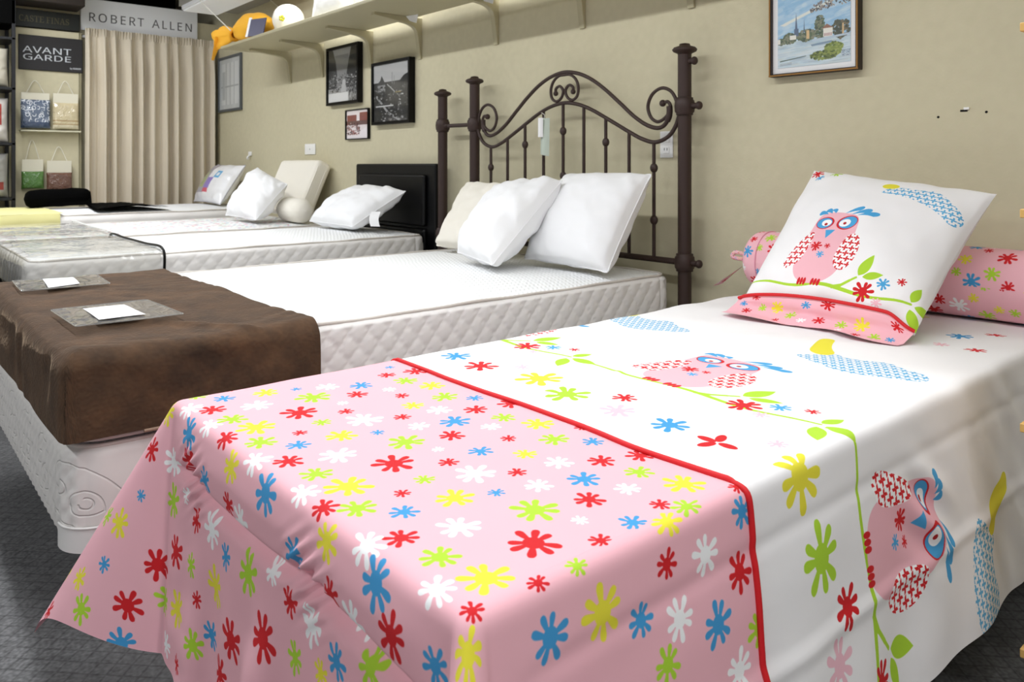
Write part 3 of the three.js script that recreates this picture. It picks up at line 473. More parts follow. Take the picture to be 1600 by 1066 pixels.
// ------------------------------------------------------------------ iron headboard
{
  const t = thing('iron_headboard', 'dark bronze iron headboard with scrolls and tall posts', 'headboard'), z = -2.475;
  const P = a => a.map(([x, y]) => [x, y, z]);
  const post = (x, top, r) => {
    const p = obj('post', rod([x, .0, z], [x, top - .03, z], r, r, 20), M.iron, t);
    obj('finial', new THREE.LatheGeometry([[0, 0], [r, 0], [r * 1.05, .004], [r * 1.7, .012], [r * 1.85, .02], [r * 1.6, .028], [r * .85, .034], [r * .75, .042], [0, .046]].map(q => new THREE.Vector2(...q)), 20).translate(x, top - .034, z), M.iron, p);
    return p;
  };
  const collar = (x, y, r, p) => obj('collar', new THREE.LatheGeometry([[r, -.036], [r * 1.25, -.034], [r * 1.25, -.026], [r * 1.42, -.022], [r * 1.5, 0], [r * 1.42, .022], [r * 1.25, .026], [r * 1.25, .034], [r, .036]].map(q => new THREE.Vector2(...q)), 20).translate(x, y, z), M.iron, p);
  const pr = post(-1.872, 1.517, .0265), pl = post(-3.222, 1.506, .0265), pe = post(-3.512, 1.46, .0265);
  for (const [x, y, p] of [[-1.872, 1.28, pr], [-1.872, .668, pr], [-3.222, 1.262, pl], [-3.222, .668, pl], [-3.512, 1.268, pe], [-3.512, .668, pe]]) collar(x, y, .0265, p);
  const stub = (y, l, p) => obj('knob', [rod([-1.86, y, z], [-1.872 + l, y, z], .012), ball(-1.872 + l, y, z, .0165, .8, 1, 1)], M.iron, p);
  stub(1.455, .046, pr); stub(1.28, .068, pr); stub(.668, .068, pr);
  obj('connecting_rail', [rod([-3.50, 1.265, z], [-3.23, 1.263, z], .011), rod([-3.49, 1.265, z], [-3.46, 1.265, z], .02, .013), rod([-3.27, 1.263, z], [-3.245, 1.263, z], .013, .02)], M.iron, t);
  obj('connecting_rail', rod([-3.50, .668, z], [-3.23, .668, z], .011), M.iron, t);
  obj('lower_rail', rod([-3.2, .668, z], [-1.89, .668, z], .0125), M.iron, t);
  const mir = a => a.map(([x, y]) => [-5.094 - x, y]);
  const scr = [[-1.98, 1.299], [-1.953, 1.303], [-1.941, 1.285], [-1.949, 1.258], [-1.977, 1.234], [-2.007, 1.226], [-2.039, 1.244], [-2.056, 1.288], [-2.039, 1.332], [-2.007, 1.355], [-1.975, 1.36], [-1.937, 1.343], [-1.912, 1.305], [-1.905, 1.272]];
  for (const m of [0, 1]) {
    const s = m ? mir(scr) : scr; const o = obj('scroll', tube(P(s), .0072, 120), M.iron, t); obj('scroll_end', ball(s[0][0], s[0][1], z, .014), M.iron, o);
    const lf = [[-1.957, 1.226], [-1.948, 1.245], [-1.945, 1.265], [-1.946, 1.285]]; obj('scroll_leaf', tube(P(m ? mir(lf) : lf), .0125, 24), M.iron, o);
  }
  const half = [[-1.957, 1.226], [-1.975, 1.208], [-2.003, 1.2], [-2.056, 1.212], [-2.125, 1.25], [-2.211, 1.316], [-2.301, 1.383], [-2.378, 1.43], [-2.458, 1.462]];
  obj('top_arch', tube(P([...half, [-2.547, 1.476], ...mir(half).reverse()]), .0088, 200), M.iron, t);
  const lo = [[-1.898, 1.245], [-1.915, 1.205], [-1.951, 1.165], [-2.016, 1.143], [-2.084, 1.157], [-2.154, 1.188], [-2.27, 1.245], [-2.378, 1.296], [-2.458, 1.323]];
  obj('lower_arch', tube(P([...lo, [-2.547, 1.335], ...mir(lo).reverse()]), .0088, 200), M.iron, t);
  const ring = [[-2.542, 1.464], [-2.585, 1.461], [-2.622, 1.436], [-2.637, 1.398], [-2.628, 1.36], [-2.598, 1.345], [-2.566, 1.361], [-2.555, 1.392], [-2.578, 1.414], [-2.603, 1.403], [-2.604, 1.382]];
  for (const m of [0, 1]) { const s = m ? mir(ring) : ring, o = obj('centre_scroll', tube(P(s), .0068, 110), M.iron, t); obj('scroll_end', ball(...s[s.length - 1], z, .012), M.iron, o); }
  const loY = x => { const c = [...lo, [-2.547, 1.335], ...mir(lo).reverse()]; for (let i = 0; i + 1 < c.length; i++) if ((c[i][0] - x) * (c[i + 1][0] - x) <= 0) return mix(c[i][1], c[i + 1][1], (x - c[i][0]) / (c[i + 1][0] - c[i][0] || 1)); return 1.2; };
  const kn = { 0: [1.038, .826], 2: [1.149, .93], 4: [1.206, 1.0], 6: [1.149, .93], 8: [1.038, .826] };
  for (let i = 0; i < 9; i++) { const x = -2.025 - i * .1325, b = obj('baluster', rod([x, .668, z], [x, loY(x), z], .0075), M.iron, t); for (const y of kn[i] || []) obj('knot', ball(x, y, z, .0175, 1, 1.15, .8), M.iron, b); }
  settle(t);
}
{ const t = thing('price_tag', 'folded paper price tag hanging on an iron headboard bar', 'tag'), z = -2.455;
  obj('card', surf(8, 14, (u, v) => [-2.683 + u * .062 + .006 * v, 1.268 - .165 * v - .012 * u * v, z + .016 * Math.sin(u * 3) + .01 * v]), mat(0xb9c3b6, .6), t);
  obj('folded_flap', surf(6, 10, (u, v) => [-2.68 + u * .036, 1.27 - .09 * v, z + .022 + .012 * Math.sin(u * 3)]), M.paper, t);
  obj('string', tube([[-2.655, 1.262, z + .01], [-2.67, 1.285, -2.465], [-2.691, 1.297, -2.464]], .0015, 20, 5), M.cord, t); settle(t); }
// ------------------------------------------------------------------ bed 3
const B3 = { x0: -4.54, x1: -3.615, z0: -2.43, z1: -.53 };
mattress('mattress', 'white single mattress in front of the black headboard', [B3.x0, B3.x1, .47, .658, B3.z0, B3.z1], { step: .008, disp: (s, y) => .008 * quilt(s, y, .035, .04) });
mattress('box_spring', 'white box spring under the mattress with black headboard', [B3.x0, B3.x1, .22, .455, B3.z0, B3.z1], { step: .05, cat: 'box spring', dome: 0, disp: () => 0 });
bedFrame('black steel bed frame under the single bed with black headboard', [B3.x0, B3.x1, .208, B3.z0, B3.z1]);
function cover(name, label, cat, [x0, x1, y0, y1, zb, zf], m, edge, lift = .01, er = .006) {      // sheath over a mattress foot
  const t = thing(name, label, cat), L = rring(x0 - lift, x1 + lift, zb - 1, zf + lift, .075, .02).filter(p => p.z >= zb);
  let a = L.findIndex((p, i) => i > 0 && Math.abs(p.s - L[i - 1].s) > .5); const Q = a > 0 ? [...L.slice(a), ...L.slice(0, a)] : L;
  const ring = Q.filter(p => p.nx > .0 || p.nz > 0 || p.nx < 0);
  const yT = y1 + .022;
  obj('skirt', surf(ring.length - 1, 8, (u, v) => { const p = ring[Math.round(u * (ring.length - 1))], w = .004 * N(p.s * 9, v * 3, 2); return [p.x + p.nx * (w - .012 * smooth(.8, 1, v)), mix(y0, yT - .006, v), p.z + p.nz * (w - .012 * smooth(.8, 1, v))]; }, (u, v) => [u * 3, v * .2], true), m, t);
  obj('top_sheet', surf(30, 30, (u, v) => { const z = mix(zb, zf + lift - .012, v), ins = v > .85 ? (v - .85) / .15 : 0, e = .075 * (1 - Math.sqrt(Math.max(0, 1 - ins * ins))) * .8 + .012; const x = mix(x0 - lift + e, x1 + lift - e, u); return [x, yT - .006 * Math.pow(Math.max(Math.abs(2 * u - 1), ins), 8) + .004 * N(x * 6, z * 6, 7), z]; }, (u, v) => [u, v]), m, t);
  if (edge) { const p = [[x1 + lift, y0, zb], [x1 + lift, mix(y0, yT, .5), zb], [x1 + lift - .002, yT - .02, zb], [x1 - .01, yT + .001, zb], [mix(x0, x1, .7), yT + .002, zb], [mix(x0, x1, .3), yT + .002, zb], [x0 + .01, yT + .001, zb], [x0 - lift, yT - .02, zb], [x0 - lift, y0, zb]]; obj('binding', tube(p, er, 120, 6), edge, t).userData.label = 'dark bound edge of the cover'; }
  settle(t); return t;
}
cover('mattress_protector', 'clear vinyl mattress protector with black edge on the third bed', 'protector', [B3.x0, B3.x1, .475, .658, -1.035, B3.z1], M.vinyl, M.blackframe, .024);
{ const t = pillow('pillow', 'white pillow with a fabric tag leaning on the black headboard', [[-4.40, .708, -2.11], [-3.845, .708, -2.10], [-4.27, .905, -2.355], [-3.735, .90, -2.375]], .18, M.pillow, { pinch: .02, sd: 11, wr: .010, pw: .42 });
  obj('fabric_tag', surf(6, 10, (u, v) => [-3.805 + .05 * u + .03 * v, .79 - .08 * v, -2.195 + .02 * v + .012 * Math.sin(v * 3) - .03 * u]), M.paper, t).userData.label = 'white care tag hanging from the seam'; settle(t); }
{ const t = thing('upholstered_headboard', 'low black leather headboard with a padded panel', 'headboard');
  obj('frame', bx(-4.49, -3.585, 0, 1.058, -2.535, -2.475, .012, 3), M.leather, t);
  obj('padded_panel', bx(-4.41, -3.665, .70, .995, -2.48, -2.45, .02, 4), M.leather, t); obj('lower_panel', bx(-4.41, -3.665, .40, .685, -2.48, -2.452, .02, 4), M.leather, t); settle(t); }
// ------------------------------------------------------------------ bed 4
const floralT = canvasTex(512, 512, (c, w) => { c.fillStyle = '#eeeeec'; c.fillRect(0, 0, w, w); const cs = ['#b9cfdc', '#dcbcc4', '#c3d3d6', '#d9c6d6', '#cfd8c4', '#e0a9b2']; for (let i = 0; i < 170; i++) { c.fillStyle = cs[i % 6]; c.beginPath(); c.ellipse(w * rnd(), w * rnd(), 8 + 16 * rnd(), 5 + 8 * rnd(), 6 * rnd(), 0, 7); c.fill(); } });
const B4 = { x0: -5.74, x1: -4.62, z0: -2.42, z1: -.55 };
mattress('mattress', 'mattress with pastel flower ticking between the white and yellow covered beds', [B4.x0, B4.x1, .47, .658, B4.z0, B4.z1], { step: .03, top: mat(0xffffff, .8, { map: rep(floralT, 2), bumpMap: rep(knitT, 2), bumpScale: .005 }), disp: (s, y) => .006 * quilt(s, y, .08, .09) });
mattress('box_spring', 'white box spring under the pastel flowered mattress', [B4.x0, B4.x1, .22, .455, B4.z0, B4.z1], { step: .06, cat: 'box spring', dome: 0, disp: () => 0 });
bedFrame('black steel bed frame under the pastel flowered mattress', [B4.x0, B4.x1, .208, B4.z0, B4.z1]);
cover('mattress_protector', 'clear vinyl mattress protector over the pastel flowered mattress', 'protector', [B4.x0, B4.x1, .475, .658, -1.08, B4.z1], M.vinyl, M.plastic, .024, .004);
settle(pillow('pillow', 'white pillow tilted on the pastel flowered mattress', [[-5.30, .708, -1.925], [-4.77, .705, -1.925], [-5.335, 1.03, -2.16], [-4.88, .92, -2.18]], .2, M.pillow, { pinch: .025, sd: 14, wr: .012, pw: .48 }));
{ const t = thing('foam_pillow', 'thick block shaped foam pillow leaning on the wall beside the switch plate', 'pillow');
  obj('body', new RoundedBoxGeometry(.58, .40, .12, 5, .035).rotateX(-.42).rotateY(.04).translate(-5.235, .888, -2.405), M.cream, t);
  const g = s => tube([...Array(20)].map((_, i) => { const a = i / 20 * Math.PI * 2, e = (v, h) => Math.sign(v) * Math.pow(Math.abs(v), .25) * h; const p = V(e(Math.cos(a), .287), e(Math.sin(a), .197), s * .032).applyEuler(new THREE.Euler(-.42, 0, 0)); return [p.x - 5.235, p.y + .888, p.z - 2.405]; }), .004, 100, 6, true);
  for (const s of [-1, 1]) obj('seam', g(s), M.cream, t); settle(t); }
{ const o = obj('roll_pillow', surf(40, 36, (u, v) => { const a = v * Math.PI * 2, e = Math.min(u, 1 - u) * .38, r = .085 * Math.sqrt(Math.max(0, 1 - Math.pow(1 - clamp(e / .1), 2.2))); return [-5.02 + .38 * u, .752 + r * .95 * Math.sin(a), -2.222 + .02 * u + r * Math.cos(a)]; }), M.cream); tag(o, 'short cream roll pillow under the block shaped foam pillow', 'pillow'); settle(o); }
// ------------------------------------------------------------------ bed 5
const B5 = { x0: -6.87, x1: -5.88, z0: -2.42, z1: -.5 };
mattress('mattress', 'plain pale mattress nearest the beige curtain', [B5.x0, B5.x1, .53, .712, B5.z0, B5.z1], { step: .03, disp: (s, y) => .012 * quilt(s, y, .16, .14) });
mattress('box_spring', 'white box spring nearest the beige curtain', [B5.x0, B5.x1, .26, .515, B5.z0, B5.z1], { step: .06, cat: 'box spring', dome: 0, disp: () => 0 });
bedFrame('black steel bed frame nearest the beige curtain', [B5.x0, B5.x1, .248, B5.z0, B5.z1]);
cover('mattress_protector', 'pale yellow cover over the foot of the bed nearest the curtain', 'protector', [B5.x0, B5.x1, .535, .712, -1.05, B5.z1], mat(0xe2dc9b, .8), null, .026);
const bagTex = canvasTex(512, 320, (c, w, h) => { c.fillStyle = '#f0f0f2'; c.fillRect(0, 0, w, h); c.fillStyle = '#a9a4b2'; c.fillRect(0, 0, 210, h); c.fillStyle = '#e4e4ea'; c.fillRect(0, 270, 210, 50); c.fillStyle = '#a7b07a'; c.fillRect(96, 90, 80, 140); c.fillStyle = '#59aee0'; c.fillRect(296, 90, 80, 60); c.fillStyle = '#eef3f8'; c.fillRect(316, 106, 40, 28); c.fillStyle = '#8f79cc'; c.fillRect(206, 150, 100, 86); c.fillStyle = '#d9506b'; c.fillRect(196, 236, 100, 30); });
{ const c = [[-6.86, .74, -2.22], [-6.12, .74, -2.18], [-6.80, 1.05, -2.40], [-6.22, 1.045, -2.42]]; const t = thing('bagged_pillow', 'white pillow in a printed zip bag beside the curtain', 'pillow'); obj('cushion', pillowGeo(...c, .17, { pinch: .05, sd: 21 }), phys(0xffffff, .4, { map: bagTex, clearcoat: .6, clearcoatRoughness: .15 }), t); obj('zip_edge', rimTube(...c, .05, .005), mat(0xb5b4b8, .5), t); settle(t); }
{ const t = thing('rolled_throw', 'black rolled throw on the foot of the bed by the curtain', 'throw'); const x = -6.62, y = .80, z0 = -.93, z1 = -1.37;
  obj('roll', surf(30, 28, (u, v) => { const a = v * Math.PI * 2, e = Math.min(u, 1 - u), r = .066 * Math.sqrt(Math.max(0, 1 - Math.pow(1 - clamp(e / .12), 2))) * (1 + .12 * N(u * 5, Math.cos(a), Math.sin(a))); return [x + r * 1.35 * Math.cos(a), y + r * Math.sin(a) + .012 * u, mix(z0, z1, u)]; }), M.black, t); obj('loose_end', surf(8, 10, (u, v) => [x + .03 + .06 * v, .85 - .1 * v * v, mix(-1.08, -1.36, u)]), M.black, t); settle(t); }
{ const o = obj('folded_cloth', [...[0, 1, 2].map(k => surf(24, 16, (u, v) => [mix(-6.85, -6.0 + .05 * k, v), .736 + .006 * k + .018 * Math.sin(u * 3.1) * v + .005 * N(u * 6, v * 6, k), mix(-1.26 - .12 * (1 - v), -1.74 + .08 * (1 - v), u)]))], M.black); tag(o, 'flat black cloth with pleats beside the black rolled throw', 'cloth'); settle(o); }
{ const t = thing('ottoman', 'black padded ottoman past the brown blanket at the photo edge', 'ottoman'); obj('seat', bx(-4.50, -3.75, .30, .60, -.46, -.06, .04, 4), M.black, t); for (const x of [-4.42, -3.83]) for (const z of [-.4, -.12]) obj('leg', rod([x, 0, z], [x, .31, z], .015, .022), M.black, t); settle(t); }
// ------------------------------------------------------------------ curtain wall
{
  const t = thing('curtain', 'beige pleated curtain hanging under the white sign', 'curtain'), z0 = -1.45, z1 = -2.53, W = z1 - z0;
  const cm = mat(0xd5cab6, .9, { bumpMap: rep(weaveT, 20, 30), bumpScale: .0006 });
  const wave = (u, k) => { const q = u + .03 * N(u * 7, 2.2); return .05 * k * (Math.pow(.5 + .5 * Math.sin(q * Math.PI * 2 * 10.5 + 1.3 * N(u * 4, 1)), 1.4) * 1.5 - .5) + .012 * k * Math.sin(u * 97 + 2 * N(u * 8, 4)) + .012 * k * N(u * 12, 9); };
  obj('panel', surf(300, 40, (u, v) => { const y = mix(.05, 2.13, v), k = mix(1, .55, smooth(.85, 1, v)); return [LX + .085 + wave(u, k) + .004 * N(u * 20, v * 4), y, z0 + W * u + .004 * N(u * 8, v * 3)]; }), cm, t);
  obj('gathered_header', surf(300, 8, (u, v) => [LX + .085 + wave(u, .5) * (1 - .5 * v) + .008 * Math.sin(u * 310) * (.4 + v), 2.125 + .07 * v + .006 * N(u * 22, 3), z0 + W * u], null), cm, t);
  obj('rod', rod([LX + .03, 2.13, z0 + .02], [LX + .03, 2.13, z1 - .01], .012), M.white, t); settle(t);
}
function signBoard(name, label, y0, y1, z0, z1, x, th, tex, m) {                      // faces +x, z0 is the left end in the picture
  const t = thing(name, label, 'sign'); obj('board', bx(x, x + th, y0, y1, Math.min(z0, z1), Math.max(z0, z1), .003), m, t);
  obj('lettering', new THREE.PlaneGeometry(Math.abs(z1 - z0) - .008, y1 - y0 - .008).rotateY(Math.PI / 2).translate(x + th + .0012, (y0 + y1) / 2, (z0 + z1) / 2), mat(0xffffff, .5, { map: tex }), t); settle(t);
}
const fitText = (c, s, x, y, w, font) => { c.font = font; const m = c.measureText(s).width; c.save(); c.translate(x, y); c.scale(w / m, 1); c.fillText(s, 0, 0); c.restore(); };
signBoard('shop_sign', 'long white sign reading ROBERT ALLEN above the curtain', 2.185, 2.455, -1.43, -2.385, LX + .012, .012, canvasTex(1024, 290, (c, w, h) => {
  c.fillStyle = '#f2f3f5'; c.fillRect(0, 0, w, h); c.fillStyle = '#4c4b4d'; c.textBaseline = 'alphabetic';
  const s = 'ROBERT ALLEN'; c.font = '112px sans-serif'; let x = 54; const tot = 930, ws = [...s].map(k => k === ' ' ? 40 : c.measureText(k).width), gap = (tot - ws.reduce((a, b) => a + b)) / (s.length - 1); [...s].forEach((k, i) => { c.fillText(k, x, 205); x += ws[i] + gap; });
}), M.white);
signBoard('shop_sign', 'black sign reading AVANT GARDE on the display column', 1.815, 2.095, -.98, -1.437, LX + .06, .012, canvasTex(768, 470, (c, w, h) => {
  c.fillStyle = '#1d1b1d'; c.fillRect(0, 0, w, h); c.fillStyle = '#c9cdd2';
  fitText(c, 'AVANT', 40, 235, 590, '120px sans-serif'); fitText(c, 'GARDE', 36, 335, 600, '112px sans-serif');
  fitText(c, 'by ROBERT', 612, 432, 140, 'bold 34px sans-serif');
}), M.blackframe);
signBoard('shop_sign', 'dark green sign with faded gold letters above the AVANT GARDE sign', 2.158, 2.30, -.94, -1.415, LX + .05, .02, canvasTex(768, 230, (c, w, h) => {
  c.fillStyle = '#10150f'; c.fillRect(0, 0, w, h); c.fillStyle = '#4b452b'; fitText(c, 'CASTE FINAS', 60, 160, 590, 'bold 120px serif');
}), M.blackframe);
{ const t = thing('display_column', 'khaki display column behind the AVANT GARDE sign', 'column'); obj('panel', metreBox(LX, LX + .058, 0, 2.15, -1.41, -.95), M.wall, t); obj('edge_trim', bx(LX, LX + .066, 0, 2.15, -1.43, -1.412, .002), mat(0x8d866a, .6), t); obj('ledge', bx(LX + .058, LX + .15, 1.318, 1.33, -1.41, -.985, .003), mat(0xd0ccb4, .4), t); settle(t); }
{ const o = obj('header_box', bx(LX, LX + .3, 2.33, 2.62, -1.41, -.93, .01), mat(0x2a211a, .8)); tag(o, 'dark brown box header above the green sign', 'header'); settle(o); }
function sample(label, z0, z1, y0, y1, hy, tex, hookY, roughness = .2) {
  const t = thing('hanging_sample', label, 'fabric sample'), x = LX + .075, zc = (z0 + z1) / 2;
  obj('pouch', pillowGeo([x + .035, y0, z0], [x + .035, y0, z1], [x + .03, hy, z0], [x + .03, hy, z1], .05, { pinch: .01, sd: y0 * 7 + z0, box: 5, wr: .004, n: 24 }), phys(0xffffff, roughness, { map: tex, clearcoat: .8, clearcoatRoughness: .08, bumpMap: rep(fleckT, .6), bumpScale: .01 }), t);
  obj('header_card', bx(x + .018, x + .03, hy - .01, y1, Math.min(z0, z1) + .004, Math.max(z0, z1) - .004, .002), mat(0xdcd7c4, .6), t);
  obj('string', tube([[x + .02, y1, z0 + (z1 - z0) * .2], [x, hookY, zc], [x + .02, y1, z0 + (z1 - z0) * .8]], .0025, 30, 5), M.cord, t);
  settle(t); return t;
}
const damask = canvasTex(256, 256, (c, w, h) => { c.fillStyle = '#5d6a80'; c.fillRect(0, 0, w, h); c.strokeStyle = '#dfe3ea'; c.lineWidth = 6; for (let i = 0; i < 60; i++) { const x = w * rnd(), y = h * .75 * rnd(); c.beginPath(); c.arc(x, y, 8 + 14 * rnd(), 6 * rnd(), 6 * rnd() + 2); c.stroke(); } c.fillStyle = '#3a4a66'; c.fillRect(0, h * .78, w, h * .22); });
const stripeT = canvasTex(128, 128, (c, w, h) => { c.fillStyle = '#cdbf9c'; c.fillRect(0, 0, w, h); c.fillStyle = '#a98f68'; c.fillRect(0, 86, w, 6); c.fillRect(0, 104, w, 4); c.fillStyle = '#dad0b6'; c.fillRect(0, 110, w, 18); });
const plainT = col => canvasTex(64, 64, (c, w, h) => { c.fillStyle = col; c.fillRect(0, 0, w, h); });
sample('clear bag with blue and white scroll fabric beneath the AVANT GARDE sign', -.99, -1.195, 1.345, 1.63, 1.575, damask, 1.73);
sample('clear bag with tan striped fabric beneath the AVANT GARDE sign', -1.212, -1.40, 1.345, 1.635, 1.56, stripeT, 1.74);
sample('clear bag with green fabric on the lower row of the display column', -.995, -1.15, .86, 1.095, 1.0, plainT('#4f7a37'), 1.25);
sample('clear bag with brown fabric on the lower row of the display column', -1.168, -1.352, .84, 1.085, .99, plainT('#6b4a3c'), 1.2);
// stocked rack at the far left edge
{ const t = thing('stock_rack', 'dark metal stock rack at the left photo edge', 'rack'), x0 = LX + .02, x1 = LX + .36, z0 = -.92, z1 = -.1;
  for (const x of [x0, x1]) for (const z of [z0, z1]) obj('post', bx(x, x + .025, 0, 2.3, z, z + .025, .002), M.darkmetal, t);
  for (const y of [.35, .78, 1.2, 1.62, 2.0]) obj('shelf_board', bx(x0, x1 + .025, y, y + .02, z0, z1 + .025, .003), M.darkmetal, t);
  obj('top_panel', bx(x0, x1 + .025, 2.12, 2.5, z0, z1, .004), M.black, t); settle(t); }
[['grey', '#8c8a86', .8, .34], ['white and red printed', '#b9b4ae', 1.22, .34], ['cream', '#a9a394', 1.64, .3], ['dark grey', '#55524f', .37, .36]].forEach(([n, col, y, h], i) => {
  const tex = canvasTex(128, 128, (c, w, q) => { c.fillStyle = col; c.fillRect(0, 0, w, q); if (i === 1) { c.fillStyle = '#8d2a26'; c.fillRect(14, 20, 50, 14); c.fillRect(14, 20, 12, 60); c.fillRect(14, 46, 38, 10); } if (i === 0) { c.fillStyle = '#7b2a24'; c.fillRect(10, 84, 30, 22); c.fillStyle = '#3f526b'; c.fillRect(70, 20, 40, 70); } });
  const t = thing('bagged_bedding', `${n} bagged bedding on a shelf of the dark stock rack`, 'bedding'); const x = LX + .33; obj('bag', pillowGeo([x, y, -.88], [x, y, -.45], [x - .03, y + h, -.88], [x - .03, y + h, -.45], .14, { pinch: .02, box: 5, sd: i + 3 }), phys(0xffffff, .35, { map: tex, clearcoat: .7, clearcoatRoughness: .15 }), t); settle(t); });
// ------------------------------------------------------------------ long wall shelf
{
  const t = thing('wall_shelf', 'long painted shelf running high along the back wall', 'shelf');
  obj('board', bx(-5.85, 2.4, 1.92, 1.942, WZ + .045, -2.085, .006), M.shelf, t);
  for (const [x, s] of [[-5.66, 1], [-5.12, 1], [-4.43, 1], [-3.86, 1], [-3.14, 1], [-2.51, 1], [-1.9, 1], [-1.2, 1]]) {
    const sh = new THREE.Shape(); sh.moveTo(0, 0); sh.lineTo(.32, 0); sh.lineTo(.32, -.012); sh.lineTo(.11, -.034); sh.quadraticCurveTo(.034, -.045, .028, -.10); sh.lineTo(.008, -.235); sh.lineTo(0, -.235); sh.closePath();
    const g = new THREE.ExtrudeGeometry(sh, { depth: .03, bevelEnabled: true, bevelSize: .002, bevelThickness: .002, bevelSegments: 1 }); g.rotateY(-Math.PI / 2).translate(x + .015, 1.918, WZ + .001); obj('bracket', g, M.shelf, t);
  }
  settle(t);
}
{ const t = thing('orange_bundle', 'orange fabric bundle with a knotted end on the wall shelf', 'bundle'); const om = mat(0xffbe36, .8);
  obj('bag', surf(40, 32, (u, v) => { const a = v * Math.PI * 2, r = .108 * Math.pow(Math.max(0, Math.sin(Math.PI * clamp(u))), .5) * (1 + .07 * Math.sin(a * 7 + u * 3) * (1 - u) + .08 * N(u * 5, Math.cos(a) * 2, Math.sin(a) * 2)); return [mix(-5.80, -5.22, u), 2.048 + r * .98 * Math.sin(a), -2.2 + r * Math.cos(a)]; }), om, t);
  obj('neck_band', tube([...Array(14)].map((_, i) => { const a = i / 14 * Math.PI * 2; return [-5.795, 2.03 + .036 * Math.sin(a), -2.17 + .036 * Math.cos(a)]; }), .014, 60, 8, true), om, t);
  obj('knot_tail', surf(20, 16, (u, v) => { const a = v * Math.PI * 2, r = mix(.028, .068, Math.pow(u, .7)) * (1 + .28 * Math.sin(a * 4)) * (1 - .25 * smooth(.8, 1, u)); return [-5.80 - .17 * u, 2.03 - .01 * u + r * 1.3 * Math.sin(a), -2.165 + .06 * u + r * .8 * Math.cos(a)]; }), om, t);
  obj('hanging_corner', surf(8, 10, (u, v) => [-5.93 - .06 * v + .03 * u, 2.02 - .17 * v, -2.1 + .03 * v + .07 * (u - .5) * (1 - .6 * v)]), om, t); settle(t); }
{ const t = thing('label_card', 'dark blue card with white edge beside the orange bundle', 'card'); obj('card', bx(-.075, .075, 0, .13, -.004, .004, .002).rotateX(-.25).rotateY(.35).translate(-5.23, 1.944, -2.105), mat(0x3d3b56, .5), t); obj('white_edge', bx(-.098, -.074, -.0, .145, -.006, .004, .002).rotateX(-.25).rotateY(.35).translate(-5.23, 1.944, -2.105), M.paper, t); settle(t); }
{ const t = thing('round_cushion', 'round cream cushion with a small flower on the wall shelf', 'cushion'); obj('cushion', surf(40, 24, (u, v) => { const a = u * Math.PI * 2, b = (v - .5) * Math.PI, r = .105 * (1 + .02 * Math.sin(a * 9) * Math.cos(b)); return [-5.02 + r * 1.05 * Math.cos(b) * Math.cos(a), 2.046 + r * .98 * Math.sin(b), -2.25 + r * Math.cos(b) * Math.sin(a)]; }), M.cream, t);
  for (let i = 0; i < 5; i++) { const a = i * 1.257; obj('petal', ball(-4.945 + .012 * Math.cos(a) * .6, 2.035 + .013 * Math.sin(a), -2.172 - .01 * Math.cos(a), .009), mat(0xb7b52c, .7), t); } settle(t); }
settle(pillow('pillow', 'white bagged pillow standing on the wall shelf near the top edge', [[-4.55, 1.955, -2.2], [-4.05, 1.955, -2.2], [-4.5, 2.26, -2.26], [-4.1, 2.26, -2.26]], .14, M.pillow, { pinch: .03, sd: 30 }));
settle(pillow('pillow', 'second white pillow on the wall shelf, nearer the iron headboard', [[-3.95, 1.955, -2.2], [-3.4, 1.955, -2.2], [-3.92, 2.26, -2.26], [-3.43, 2.26, -2.26]], .14, M.pillow, { pinch: .03, sd: 33 }));
[[[-5.62, 2.03, -2.078], [-6.26, 2.378, -2.04], 'thin white cord from the ceiling to the orange bundle'], [[-5.55, 2.14, -2.54], [-6.0, 2.378, -2.54], 'thin white cord along the wall above the round cushion']].forEach(([a, b, l]) => { const o = obj('cord', rod(a, b, .0035), M.cord); tag(o, l, 'cord'); settle(o); });
[[-3.83, 0], [-3.13, 1]].forEach(([x, i]) => { const sh = new THREE.Shape(); sh.moveTo(0, 0); sh.lineTo(.1, .0); sh.lineTo(.085, -.05); sh.lineTo(.03, -.03); sh.closePath(); const o = obj('paper_tag', new THREE.ExtrudeGeometry(sh, { depth: .003, bevelEnabled: false }).rotateY(.2).translate(x, 1.917, -2.44), M.paper); tag(o, i ? 'torn white paper under the shelf nearest the iron headboard' : 'torn white paper under the shelf above the city picture', 'paper'); settle(o); });
